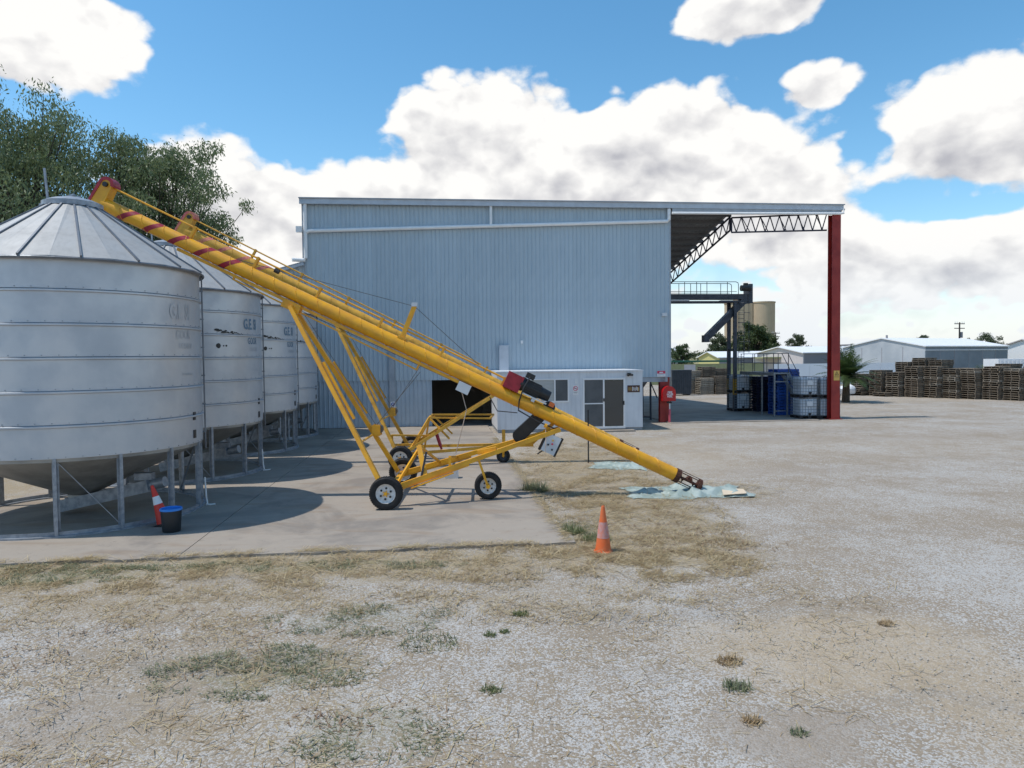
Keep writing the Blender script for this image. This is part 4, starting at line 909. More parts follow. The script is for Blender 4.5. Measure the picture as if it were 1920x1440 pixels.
GB().span(17.7, 17.95, 38.95, 39.65, 6.15, 7.25).build('head_box', 'gantry_steel', g, off=GO)
GB().tube((17.15, 38.75, 6.98), (17.7, 38.75, 6.98), .17, .17, 16).box((17.45, 38.8, 7.2), (.2, .2, .14)).build('drive_motor', 'black_metal', g, True, off=GO)
b = GB(); b.bar((17.62, 39.2, 6.42), (15.36, 39.2, 4.26), .42, .34); b.span(15.1, 15.42, 38.99, 39.41, 3.95, 4.35); b.build('down_chute', 'gantry_steel', g, off=GO)
b = GB()
for u in (17.10, 17.45): b.tube((u, 39.0, 2.3), (u, 39.0, 6.4), .018, .018, 6)
for k in range(17): b.tube((17.10, 39.0, 2.4 + k * .24), (17.45, 39.0, 2.4 + k * .24), .012, .012, 5)
b.build('ladder', 'gantry_steel', g, off=GO)
b = GB()
for k in range(6):
    z = 3.4 + k * .55; b.path([(17.08 + .38 * (1 - math.cos(a)) * .9, 39.0 - .36 * math.sin(a) , z) for a in np.linspace(0, math.pi, 9)], .012, 5)
for a in np.linspace(.5, math.pi - .4, 4): b.tube((17.08 + .34 * (1 - math.cos(a)), 39.0 - .36 * math.sin(a), 3.3), (17.08 + .34 * (1 - math.cos(a)), 39.0 - .36 * math.sin(a), 6.2), .009, .009, 5)
b.build('ladder_cage', 'gantry_steel', g, off=GO)
b = GB(); b.tube((17.2, 39.75, .03), (17.2, 39.75, 6.2), .025, .025, 6); b.build('conduit', 'gantry_steel', g, off=GO)
# access platform with stair
PO = (17.55, 35.6, 0)
pf = thing('access_platform', 'grey steel access platform with handrails and steep stair among the totes', 'platform', xy(17.55, 35.6, .03), YAW)
b = MB(); b.span(17.15, 17.95, 34.75, 38.8, 2.20, 2.26); b.span(17.12, 17.15, 34.75, 38.8, 2.12, 2.28); b.span(17.95, 17.98, 34.75, 38.8, 2.12, 2.28); b.build('deck', 'stair_steel', pf, off=PO)
for u, v in ((17.2, 34.8), (17.9, 34.8), (17.2, 36.2)): MB().span(u - .035, u + .035, v - .035, v + .035, 0, 2.2).build('leg', 'stair_steel', pf, off=PO)
MB().span(17.2, 17.9, 34.78, 34.82, .28, .33).span(17.2, 17.9, 34.78, 34.82, 1.78, 1.84).build('leg_tie', 'stair_steel', pf, off=PO)
b = MB()
for u in (17.15, 17.95):
    b.tube((u, 34.8, 3.26), (u, 38.75, 3.26), .02, .02, 6); b.tube((u, 34.8, 2.76), (u, 38.75, 2.76), .018, .018, 6)
    for v in (34.8, 35.9, 37.2, 38.7): b.tube((u, v, 2.2), (u, v, 3.26), .02, .02, 6)
b.tube((17.15, 34.8, 3.26), (17.95, 34.8, 3.26), .02, .02, 6); b.tube((17.15, 34.8, 2.76), (17.95, 34.8, 2.76), .018, .018, 6); b.build('handrail', 'gantry_steel', pf, off=PO)
for v in (34.85, 35.5): MB().bar((17.95, v, 2.25), (19.12, v, .05), .04, .18).build('stair_stringer', 'stair_steel', pf, off=PO)
for k in range(9): f = (k + .5) / 9; MB().box((17.95 + 1.17 * f, 35.175, 2.25 - 2.2 * f), (.2, .62, .03)).build('stair_tread', 'stair_steel', pf, off=PO)
b = MB()
for v in (34.85, 35.5): b.tube((17.95, v, 3.26), (18.75, v, 1.75), .018, .018, 6); b.tube((18.75, v, 1.75), (18.75, v, .75), .018, .018, 6)
b.build('stair_rail', 'gantry_steel', pf, off=PO)

# ================================================================== TOTES
def make_tote():
    t = thing('liquid_tote', 'x', 'tote', group='caged plastic liquid totes')
    w_, d_, h = 1.06, 1.0, 1.05
    b = MB(); n = 28; vs2 = []
    def ringz(z, k):
        return [((w_ / 2 - .05) * k * (abs(math.cos(a)) ** .35) * math.copysign(1, math.cos(a)), (d_ / 2 - .05) * k * (abs(math.sin(a)) ** .35) * math.copysign(1, math.sin(a)), z) for a in np.linspace(0, 2 * math.pi, n, endpoint=False)]
    zs = [(.15, .9), (.19, .99), (.4, 1), (.42, .985), (.5, .985), (.52, 1), (.8, 1), (.95, .985), (.99, .93), (1.0, .3)]
    for z, k in zs: vs2 += ringz(z, k)
    fs2 = [(i * n + j, i * n + (j + 1) % n, (i + 1) * n + (j + 1) % n, (i + 1) * n + j) for i in range(len(zs) - 1) for j in range(n)] + [tuple(range((len(zs) - 1) * n, len(zs) * n)), tuple(reversed(range(n)))]
    b.add(vs2, fs2).build('bottle', 'tote_plastic', t, True)
    MB().lathe([(.11, .99), (.11, 1.035), (.001, 1.04)], 16).build('lid', 'tote_black', t)
    c = MB(); hx, hy = w_ / 2 - .015, d_ / 2 - .015
    for z in np.linspace(.16, 1.03, 7):
        for p, q in (((-hx, -hy), (hx, -hy)), ((hx, -hy), (hx, hy)), ((hx, hy), (-hx, hy)), ((-hx, hy), (-hx, -hy))): c.tube((*p, z), (*q, z), .011, .011, 5)
    for k in range(8):
        x = -hx + 2 * hx * k / 7; c.tube((x, -hy, .14), (x, -hy, 1.03), .011, .011, 5); c.tube((x, hy, .14), (x, hy, 1.03), .011, .011, 5)
        y = -hy + 2 * hy * k / 7; c.tube((-hx, y, .14), (-hx, y, 1.03), .011, .011, 5); c.tube((hx, y, .14), (hx, y, 1.03), .011, .011, 5)
    c.build('cage', 'tote_cage', t)
    p = MB(); p.span(-w_ / 2, w_ / 2, -d_ / 2, d_ / 2, .115, .14)
    for x in (-.45, 0, .45):
        for y in (-.42, 0, .42): p.box((x, y, .06), (.15, .14, .12))
    p.span(-w_ / 2, w_ / 2, -.49, -.37, .0, .02); p.span(-w_ / 2, w_ / 2, .37, .49, .0, .02); p.build('base_pallet', 'tote_black', t)
    v = MB(); v.tube((0, -d_ / 2 + .04, .22), (0, -d_ / 2 - .02, .22), .05, .05, 10).box((0, -d_ / 2 - .02, .27), (.14, .03, .03)); v.build('valve', 'tote_black', t)
    MB().span(-.16, .16, -d_ / 2 + .003, -d_ / 2 + .012, .62, .86).build('placard', 'panel_grey', t)
    return t
tote = make_tote(); tl = []
places = [(18.40, 33.98, 0, 'lower caged tote beside the stair, under another tote'), (18.40, 33.98, 1, 'upper caged tote of the pair beside the stair'), (19.50, 34.02, 0, 'lower caged tote standing behind the dark red post'), (19.50, 34.02, 1, 'upper caged tote stacked behind the dark red post'), (17.30, 38.35 + .95, 0, 'lower caged tote next to the yellow-marked conveyor leg'), (17.30, 38.35 + .95, 1, 'upper caged tote next to the yellow-marked conveyor leg')]
for k, (u, v, lv, lab) in enumerate(places):
    o = tote if k == 0 else copy_tree(tote); o.location = xy(u, v, (.03 if u < 18.5 else 0.0) + lv * 1.045); o.rotation_euler = (0, 0, YAW + rad([0, 2, -1, 1, 3, 2][k])); o['label'] = lab

# ================================================================== PALLETS
def pallet_mesh(name, m, w_=1.165, d_=1.165, h=.15):
    b = MB()
    for y in (-.53, 0, .53): b.box((0, y, h * .5), (w_, .05 if m != 'blue_plastic' else .1, h - .045))
    for k in range(7): b.box((-w_ / 2 + .05 + k * (w_ - .1) / 6, 0, h - .011), (.10, d_, .020))
    for k in range(4): b.box((-w_ / 2 + .06 + k * (w_ - .12) / 3, 0, .011), (.10, d_, .020))
    return b.mesh(name, m)
PM = {k: pallet_mesh('pallet', k) for k in ('pallet_wood', 'pallet_pale', 'blue_plastic', 'navy_plastic')}
prs = random.Random(3)
def pallet_stack(x, y, n, m, rz, where, grp, z0=0.0, h=.152, jit=.035, tilt=0.0, pale=0.15):
    where = where if isinstance(where, tuple) else (where, where)
    for k in range(n):
        mm = m
        if m == 'pallet_wood' and prs.random() < pale: mm = 'pallet_pale'
        o = link('pallet', PM[mm], None, (x + prs.uniform(-jit, jit) + tilt * k, y + prs.uniform(-jit, jit), z0 + k * h), rz + prs.uniform(-.05, .05) + (math.pi / 2 if False else 0))
        tag(o, where[1] if k == n - 1 else where[0], 'pallet', grp)
ang = math.atan2(-10, 6.2)                               # the row recedes along this line
ORD = ['first', 'second', 'third', 'fourth', 'fifth', 'sixth', 'seventh', 'eighth', 'ninth', 'tenth', 'eleventh']
row = [(27.6, 55.9, 11), (28.45, 54.7, 13), (29.1, 53.5, 12), (29.95, 52.4, 15), (30.75, 51.5, 15), (31.6, 50.6, 14), (32.35, 49.65, 14), (33.2, 48.7, 15), (33.95, 47.7, 14), (34.75, 46.8, 15), (35.5, 45.9, 13)]
for k, (x, y, n) in enumerate(row):
    pallet_stack(x, y, n, 'pallet_wood', .35, ('wooden pallet inside the %s front-row stack counted from the palm' % ORD[k], 'topmost wooden pallet of the %s front-row stack counted from the palm' % ORD[k]), 'wooden pallets stacked across the yard', tilt=prs.uniform(-.006, .006))
for k, (x, y, n) in enumerate([(30.6, 55.0, 17), (31.3, 53.9, 19), (31.9, 52.8, 18), (33.0, 51.6, 14), (35.0, 50.0, 16), (36.2, 48.8, 14)]):
    pallet_stack(x, y, n, 'pallet_wood', .35, ('wooden pallet inside the %s back-row stack counted from the palm' % ORD[k], 'topmost wooden pallet of the %s back-row stack counted from the palm' % ORD[k]), 'wooden pallets in the back row', pale=.05)
pallet_stack(27.2, 55.6, 4, 'pallet_wood', .5, 'grey wooden pallet in the low pile beside the white sack', 'pallets in the low pile', jit=.12)
pallet_stack(28.2, 53.7, 2, 'pallet_wood', .4, 'grey wooden pallet in a pair lying before the tall stacks', 'pallets in the low pair')
for k, (x, y, n, m) in enumerate([(15.45, 60.5, 13, 'pallet_pale'), (16.55, 60.4, 15, 'pallet_wood'), (17.7, 60.6, 14, 'pallet_wood'), (16.1, 59.35, 9, 'pallet_pale'), (17.35, 59.3, 10, 'pallet_wood')]):
    pallet_stack(x, y, n, m, .1, (['pale pallet in the stack touching the dark corrugated bin', 'grey pallet in the middle tall stack near the dark bin', 'grey pallet in the stack farthest from the dark bin', 'pale pallet in the low front stack by the dark bin', 'grey pallet in the low front stack away from the dark bin'][k]), 'wooden pallets by the dark bin', pale=.05)
for (u, v, n, m, lab, z0) in ((18.10, 36.25, 16, 'blue_plastic', 'blue plastic pallet in the bright stack behind the stair', 0), (18.72, 37.55, 15, 'navy_plastic', 'navy plastic pallet in the tall stack behind the blue one', 0), (18.15, 38.85, 13, 'navy_plastic', 'navy plastic pallet in the lower stack beside the rear totes', 0)):
    p = xy(u + .32, v); pallet_stack(p[0], p[1], n, m, YAW, lab, 'plastic pallets stacked under the canopy', z0=.03 if u < 18.2 else 0.0, jit=.015)
for k, (x, y, z) in enumerate(((34.3, 49.2, 2.16), (35.3, 48.7, 2.16), (35.6, 47.3, 2.14))):
    o = link('plastic_crate', PM['navy_plastic'], None, (x - .5, y - .6, 2.3 if k < 0 else [2.45, 2.14, 2.30][k]), .35)
    bpy.data.objects.remove(o)

# ================================================================== litter on the yard: tarps, sack
def tarp(name, label, cx, cy, w_, d_, rz, seed, hmax):
    n, m_ = 46, 30; vs2 = []; rs = random.Random(seed); so = rs.uniform(0, 50)
    for j in range(m_):
        for i in range(n):
            x = (i / (n - 1) - .5); y = (j / (m_ - 1) - .5)
            nx_ = x * w_ * (1 + .18 * mnoise.noise(Vector((so, y * 5, 1)))); ny_ = y * d_ * (1 + .30 * mnoise.noise(Vector((x * 4, so, 2)))) + .15 * d_ * mnoise.noise(Vector((x * 3, 7, so)))
            e = min(1, 6 * min(.5 - abs(x), .5 - abs(y)) + .12)
            z = max(0, .5 - 2.2 * abs(mnoise.noise(Vector((x * w_ * 1.1 + so, y * d_ * 1.6, 0))))) * .34 + max(0, .4 - 2.0 * abs(mnoise.noise(Vector((x * w_ * 2.3 + so, y * d_ * 2.9, 4))))) * .25 + abs(mnoise.noise(Vector((x * w_ * 4, y * d_ * 5 + so, 3)))) * .14 + .05 * mnoise.noise(Vector((x * w_ * 11, y * d_ * 11, so)))
            vs2.append((nx_, ny_, .015 + max(0, z) * e * hmax))
    fs2 = [(j * n + i, j * n + i + 1, (j + 1) * n + i + 1, (j + 1) * n + i) for j in range(m_ - 1) for i in range(n - 1)]
    me = bpy.data.meshes.new(name); me.from_pydata(vs2, [], fs2); me.materials.append(MATS['tarp'])
    for p in me.polygons: p.use_smooth = True
    me.set_sharp_from_angle(angle=rad(75))
    o = link(name, me, None, (cx, cy, 0), rz); tag(o, label, 'tarp', 'crumpled pale green tarps')
    return o
tarp('tarpaulin', 'crumpled pale green tarp lying under the auger intake', 4.05, 16.45, 2.75, 1.35, .04, 3, .62)
tarp('tarpaulin', 'smaller crumpled green tarp in the grass beyond the auger tube', 3.1, 20.6, 1.55, 1.3, -.25, 8, .45)
b = MB(); b.add([(.0, -.25, .05), (.55, -.20, .07), (.6, .2, .09), (.1, .22, .12), (.0, -.25, .04), (.55, -.20, .06), (.6, .2, .08), (.1, .22, .11)], [(0, 1, 2, 3), (7, 6, 5, 4), (0, 4, 5, 1), (1, 5, 6, 2), (2, 6, 7, 3), (3, 7, 4, 0)])
o = b.build('cardboard_sheet', 'paper'); o.location = (4.72, 16.1, .03); tag(o, 'tan cardboard scrap lying on the green tarp by the intake', 'cardboard')
b = MB(); n = 14
vs2 = []
for j in range(8):
    ph = math.pi * j / 7
    for i in range(n): a = 6.2832 * i / n; k = 1 + .3 * mnoise.noise(Vector((math.cos(a) * 1.5, math.sin(a) * 1.5, j * .6))); vs2.append((.75 * k * math.sin(ph) * math.cos(a), .5 * k * math.sin(ph) * math.sin(a), .42 - .42 * math.cos(ph) * k))
b.add(vs2, [(j * n + i, j * n + (i + 1) % n, (j + 1) * n + (i + 1) % n, (j + 1) * n + i) for j in range(7) for i in range(n)])
o = b.build('bulk_sack', 'white_sack', None, True); o.location = (26.3, 55.6, 0); tag(o, 'white bulk sack slumped beside the low pile of pallets', 'sack')

# ================================================================== TREES
def leaves_cloud(centers, radii, n, size, droop=0.5, flat=1.0, seed=1):
    rg = np.random.default_rng(seed); k = len(centers); centers = np.array(centers, float); radii = np.array(radii, float)
    wts = radii ** 2; idx = rg.choice(k, n, p=wts / wts.sum())
    d = rg.normal(size=(n, 3)); d /= np.linalg.norm(d, axis=1)[:, None]
    rr = radii[idx] * rg.uniform(.15, 1.0, n) ** .5 * (1 + .18 * rg.normal(size=n))
    p = centers[idx] + d * rr[:, None] * np.array([1, 1, flat])
    ax = rg.normal(size=(n, 3)) * .8; ax[:, 2] -= droop * 1.5; ax /= np.linalg.norm(ax, axis=1)[:, None]
    sd_ = np.cross(ax, rg.normal(size=(n, 3))); sd_ /= np.linalg.norm(sd_, axis=1)[:, None] + 1e-9
    ln_ = size * rg.uniform(.6, 1.5, n)[:, None]; wd = ln_ * rg.uniform(.2, .38, n)[:, None]
    V = np.empty((n, 4, 3)); V[:, 0] = p - sd_ * wd * .3; V[:, 1] = p + sd_ * wd * .5 + ax * ln_ * .4; V[:, 2] = p + ax * ln_; V[:, 3] = p - sd_ * wd * .6 + ax * ln_ * .5
    return V.reshape(-1, 3)
def tree(name, label, loc, h, crown_r, nclump, nleaf, leafsize, lmat, group=None, droop=.6, seed=1, trunk_h=.35, tr=.18, spread=1.0, gaps=.5, cat='tree', flat=.9):
    rs = random.Random(seed); t = thing(name, label, cat, loc, 0, group)
    tk = MB(); base = Vector((0, 0, -.1)); fork = Vector((rs.uniform(-.2, .2), rs.uniform(-.2, .2), h * trunk_h))
    tk.tube(base, fork, tr, tr * .75, 10)
    cs = []; rd = []
    for k in range(nclump):
        a = 2.399 * k + rs.uniform(-.3, .3); f = (k + .5) / nclump
        zz = h * (trunk_h + (1 - trunk_h) * (f ** .8)) - crown_r * .16; q = 1 - (max(0, (zz / h - .55)) / .5) ** 2
        rad_ = crown_r * spread * rs.uniform(.35, .9) * max(.25, q)
        c = Vector((math.cos(a) * rad_, math.sin(a) * rad_, zz))
        mid = fork.lerp(c, .5) + Vector((rs.uniform(-.3, .3), rs.uniform(-.3, .3), rs.uniform(-.1, .4)))
        tk.tube(fork if k % 3 else fork * .8, mid, tr * .45, tr * .26, 6); tk.tube(mid, c, tr * .26, tr * .06, 5)
        cs.append(c); rd.append(crown_r * rs.uniform(.17, .30))
        for q2 in range(4):
            c2_ = c + Vector((rs.uniform(-1, 1), rs.uniform(-1, 1), rs.uniform(-.7, .7))) * crown_r * .42; tk.tube(mid, c2_, tr * .16, tr * .04, 4); cs.append(c2_); rd.append(crown_r * rs.uniform(.09, .19))
    tk.build('trunk', 'bark', t, True)
    o = quads('crown', leaves_cloud(cs, rd, nleaf, leafsize, droop, flat, seed), lmat, t); return t
tree('pepper_tree', 'big feathery green tree rising behind the front silo', (-18.3, 26.5, 0), 12.9, 4.6, 44, 95000, .13, 'leaf_pepper', 'feathery trees behind the silos', .9, 4, .30, .30, 1.0)
tree('pepper_tree', 'feathery green tree behind the second silo, nearer the blue shed', (-14.6, 29.5, 0), 12.3, 3.3, 38, 70000, .13, 'leaf_pepper', 'feathery trees behind the silos', .9, 9, .32, .24, 1.0)
tree('pepper_tree', 'dark feathery tree at the far end of the tree group, behind the big one', (-24.5, 31, 0), 12.6, 4.6, 20, 36000, .22, 'leaf_dark', 'feathery trees behind the silos', .9, 14, .28, .3)
tree('broad_tree', 'dense rounded green tree before the concrete elevator', (51.5, 150, 0), 9.8, 4.6, 26, 26000, .42, 'leaf_dark', None, .3, 21, .2, .35, 1.0, flat=.8)
tree('broad_tree', 'round green tree behind the khaki fence', (22.8, 96, 0), 4.9, 1.9, 14, 9000, .22, 'leaf_dark', None, .2, 22, .25, .18, flat=.75)
for k, (x, y, h, r_, lab) in enumerate(((60.5, 150, 7.5, 2.6, 'green tree above the long white roof'), (100, 150, 7.2, 3.5, 'green tree behind the brick houses'), (36.5, 125, 7.0, 2.2, 'thin tree beside the pole over the yellow house'), (74, 128, 6.5, 2.0, 'small tree behind the big grey warehouse'))):
    tree('broad_tree', lab, (x, y, 0), h, r_, 12, 7000, .36, 'leaf_far', 'trees among the far buildings', .2, 30 + k, .25, .16, flat=.8)
# far belt of trees along the horizon
cs = []; rd = []
for k in range(520):
    a = rad(prs.uniform(-48, 48)); D_ = prs.uniform(420, 800); hh = prs.uniform(2.5, 7); cs.append((math.sin(a) * D_, math.cos(a) * D_, hh * .5)); rd.append(hh * .75)
o = quads('distant_woodland', leaves_cloud(cs, rd, 42000, 1.9, .0, .8, 77), 'leaf_far'); o['kind'] = 'stuff'
# palm
pt = thing('palm_tree', 'short bushy palm behind the dark red post', 'palm', (22.35, 47.5, 0))
MB().tube((0, 0, -.1), (.05, 0, 1.65), .26, .20, 12).build('trunk', 'bark_palm', pt, True)
V = []; rg = random.Random(5)
for k in range(66):
    a = 2.399 * k; el_ = rad(80 - 85 * (k / 66) ** .9 + rg.uniform(-8, 8)); L_ = rg.uniform(1.7, 2.4); pts = []; p = Vector((.05, 0, 1.7)); d = Vector((math.cos(a) * math.cos(el_), math.sin(a) * math.cos(el_), math.sin(el_)))
    for s in range(11): pts.append(p.copy()); p = p + d * (L_ / 10); d = (d + Vector((0, 0, -.095))).normalized()
    for s in range(1, 11):
        t_ = (pts[s] - pts[s - 1]).normalized(); sdv = t_.cross(Vector((0, 0, 1))).normalized(); wl = .42 * math.sin(math.pi * (s / 11) ** .7) + .05
        V += [pts[s - 1] - sdv * .02, pts[s - 1] + sdv * .02, pts[s] + sdv * .018, pts[s] - sdv * .018]
        for sg in (-1, 1):
            for e in (0, .5):
                b0 = pts[s - 1].lerp(pts[s], e); tip = b0 + sdv * sg * wl + t_ * wl * .55 + Vector((0, 0, -.10 * wl)); V += [b0 - t_ * .02, b0 + t_ * .05, tip + t_ * .01, tip - t_ * .02]
quads('frond', np.array([tuple(v) for v in V]), 'leaf_palm', pt)
def small_palm(loc, lab):
    t = thing('palm_tree', lab, 'palm', loc); V = []
    MB().tube((0, 0, -.1), (0, 0, .7), .16, .13, 8).build('trunk', 'bark_palm', t)
    for k in range(20):
        a = 2.399 * k; el_ = rad(80 - 60 * k / 20); p = Vector((0, 0, .7)); d = Vector((math.cos(a) * math.cos(el_), math.sin(a) * math.cos(el_), math.sin(el_)))
        for s in range(7):
            q = p + d * .2; sdv = d.cross(Vector((0, 0, 1))).normalized()
            for sg in (-1, 1): tip = p + sdv * sg * .28 + d * .15; V += [p, p + d * .05, tip, tip - d * .02]
            V += [p - sdv * .02, p + sdv * .02, q + sdv * .02, q - sdv * .02]; p = q; d = (d + Vector((0, 0, -.12))).normalized()
    quads('frond', np.array([tuple(v) for v in V]), 'leaf_palm', t)
small_palm((53.0, 80.0, 0.0), "small palm top showing over the white container")

# ================================================================== FAR BUILDINGS
def gable_house(name, label, corner, s_dir, L, W_, eave, ridge, wall, side, roof, cat='building', over=.3):
    """near corner; long side runs along s_dir, gable along its left normal"""
    t = thing(name, label, cat, (corner[0], corner[1], 0), s_dir)
    b = MB(); b.span(0, .15, 0, W_, 0, eave); b.add([(0, 0, eave), (0, W_, eave), (0, W_ / 2, ridge), (.15, 0, eave), (.15, W_, eave), (.15, W_ / 2, ridge)], [(0, 1, 2), (5, 4, 3), (0, 2, 5, 3), (1, 4, 5, 2)]); b.build('gable_wall', wall, t)
    MB().span(.15, L, 0, .15, 0, eave).build('side_wall', side, t); MB().span(.15, L, W_ - .15, W_, 0, eave).build('side_wall', side, t); MB().span(L - .15, L, .15, W_ - .15, 0, eave).build('end_wall', wall, t)
    for sg in (0, 1):
        y0 = -over if sg == 0 else W_ + over; z0 = eave - (ridge - eave) * over / (W_ / 2)
        MB().add([(-over, y0, z0 + .02), (L + over, y0, z0 + .02), (L + over, W_ / 2, ridge + .02), (-over, W_ / 2, ridge + .02), (-over, y0, z0 + .14), (L + over, y0, z0 + .14), (L + over, W_ / 2, ridge + .14), (-over, W_ / 2, ridge + .14)], [(0, 1, 2, 3), (7, 6, 5, 4), (0, 4, 5, 1), (2, 6, 7, 3), (0, 3, 7, 4), (1, 5, 6, 2)]).build('roof', roof, t)
    return t
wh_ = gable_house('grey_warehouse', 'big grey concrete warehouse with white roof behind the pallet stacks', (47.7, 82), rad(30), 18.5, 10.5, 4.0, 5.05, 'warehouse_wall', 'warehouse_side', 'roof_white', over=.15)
for k in range(1, 4): MB().span(-.02, .0, W0 := k * 2.62 - .03, W0 + .06, 0, 4.0).build('panel_joint', 'house_grey', wh_)
for k in range(1, 6): MB().span(k * 3.1 - .04, k * 3.1 + .04, -.02, 0, 0, 3.9).build('panel_joint', 'house_grey', wh_)
MB().span(0, 18.5, -.06, -.0, 3.55, 3.68).build('gutter_rail', 'fascia', wh_); MB().tube((.6, 5, 5.0), (.6, 5, 5.5), .12, .12, 8).build('roof_vent', 'house_grey', wh_)
gable_house('pale_shed', 'pale pinkish shed with white roof behind the white wall', (40.2, 98), rad(20), 14, 9.5, 3.45, 4.3, 'house_pink', 'house_grey', 'roof_white')
gable_house('yellow_house', 'yellow gabled house with white roof behind the khaki fence', (31.5, 108), rad(12), 12, 6.6, 2.9, 3.75, 'house_yellow', 'house_grey', 'roof_white')
gable_house('cream_house', 'cream house with pale roof behind the white container', (70.5, 92), rad(25), 10, 8, 3.6, 4.9, 'sign_white', 'house_pink', 'house_pink')
gable_house('far_roof', 'low white building far behind the round tree', (33, 175), rad(10), 10, 8, 4.0, 5.2, 'roof_white', 'roof_white', 'roof_white')
t = thing('blue_grey_shed', 'small dark flat-roofed block above the long white roof', 'building', (56.5, 112, 0)); MB().span(-4, 4, -3, 3, 0, 4.6).build('wall', 'warehouse_side', t); MB().span(-4.2, 4.2, -3.2, 3.2, 4.6, 4.8).build('roof', 'house_grey', t)
t = thing('carport', 'low dark open carport beside the yellow house', 'carport', (39.3, 104, 0)); MB().span(-3.2, 3.2, -2, 2, 2.75, 2.95).build('roof', 'khaki', t)
for x in (-3, 0, 3): MB().span(x - .06, x + .06, -1.9, -1.8, 0, 2.75).build('post', 'house_grey', t)
MB().span(-3.2, 3.2, 1.9, 2.0, 0, 2.75).build('back_wall', 'fence_white', t)
for k, (x, y, col, lab) in enumerate(((40.0, 101.5, 'fence_white', 'white car parked under the low carport'),)):
    t = thing('parked_car', lab, 'car', (x, y, 0), .1); MB().prism([(-2.1, .3), (2.1, .3), (2.1, .85), (1.3, .95), (.8, 1.45), (-.9, 1.45), (-1.6, .95), (-2.1, .85)], -.8, .8).build('body', col, t)
    for sx_ in (-1.3, 1.3): MB().lathe([(.001, -.85), (.32, -.85), (.32, .85), (.001, .85)], 14, 'y', (sx_, 0, .32)).build('wheel', 'tyre', t)
    MB().prism([(-.85, .98), (1.1, .98), (.72, 1.38), (-.8, 1.38)], -.81, .81).build('window', 'glass_dark', t)
# fences
fw = thing('white_wall', 'long white boundary wall in front of the pale shed', 'wall', (35.5, 77, 0), rad(4))
for k in range(8): MB().span(-7.3 + k * 2.0, -5.33 + k * 2.0, -.05, .05, 0, 2.25).build('panel', 'fence_white', fw)
fk = thing('khaki_fence', 'khaki sheet-metal fence behind the dark corrugated bin', 'fence', (21.5, 80, 0), rad(2))
for k in range(10): MB().span(-6 + k * 1.3, -4.72 + k * 1.3, -.03, .03, 0, 2.25).build('panel', 'khaki' if k != 3 else 'house_pink', fk)
MB().span(-6, 7, -.06, .06, 2.25, 2.32).build('capping', 'khaki', fk)
t = thing('green_awning', 'low dark green shade roof behind the khaki fence', 'awning', (22.5, 88, 0)); MB().span(-3, 4.2, -1.5, 1.5, 2.45, 2.65).build('roof', 'dark_green', t)
for x in (-2.8, 4): MB().span(x - .05, x + .05, -1.4, -1.3, 0, 2.45).build('post', 'house_grey', t)
bn_ = thing('corrugated_bin', 'dark grey corrugated steel bin beside the wooden pallet stacks', 'bin', (13.75, 58.3, 0), rad(6))
MB().span(-.82, .82, -.6, .6, .12, 2.02).build('body', 'dark_corrugated', bn_)
rbm = MB().span(-.03, .03, -.03, 0, .14, 2.0).mesh('rib', 'dark_corrugated')
for k in range(9): link('rib', rbm, bn_, (-.72 + k * .18, -.6, 0))
MB().span(-.85, .85, -.63, .63, 2.02, 2.08).build('lid', 'dark_corrugated', bn_)
for x in (-.6, .6): MB().span(x - .12, x + .12, -.6, .6, 0, .12).build('skid', 'black_metal', bn_)
cn = thing('shipping_container', 'white ribbed shipping container standing behind the wooden pallet stacks', 'container', (43.6, 58.2, 0), rad(-8))
MB().span(-4, 4, -1.2, 1.2, .12, 2.7).build('body', 'container_white', cn)
cr_ = MB().span(-.07, .07, -.04, 0, .2, 2.6).mesh('rib', 'container_white')
for k in range(26): link('rib', cr_, cn, (-3.8 + k * .3, -1.2, 0))
MB().span(-4, 4, -1.25, 1.25, 0, .12).build('base_rail', 'house_grey', cn)
# rusty sheets by the palm
t = thing('rusty_tank', 'rusty orange corrugated drum between palm and pallets', 'tank', (25.4, 57.2, 0)); MB().lathe([(.001, 0), (.62, 0), (.62, 1.25), (.56, 1.3), (.001, 1.32)], 24).build('shell', 'boiler_orange', t, True)
for k in range(24): a = 6.2832 * k / 24; MB().box((.62 * math.cos(a), .62 * math.sin(a), .62), (.03, .06, 1.2), a).build('corrugation', 'boiler_orange', t)
# grain elevator
ge = thing('concrete_elevator', 'tall tan concrete grain elevator with round bins far behind the tree', 'elevator', (75, 222, 0))
for k, (x, y) in enumerate(((3.4, 0), (-4.0, 2.5), (-1.5, 8))):
    o = MB().lathe([(.001, 0), (3.65, 0), (3.65, 19.4), (3.8, 19.4), (3.8, 19.8), (.001, 19.9)], 40).build('bin', 'concrete_silo', ge, True); o.location = (x, y, 0)
MB().span(-4.6, -.2, -1.5, 4, 0, 21.3).build('headhouse', 'concrete_silo', ge); MB().span(-1.6, .6, 2, 5, 0, 22.6).build('lift_shaft', 'concrete_silo', ge)
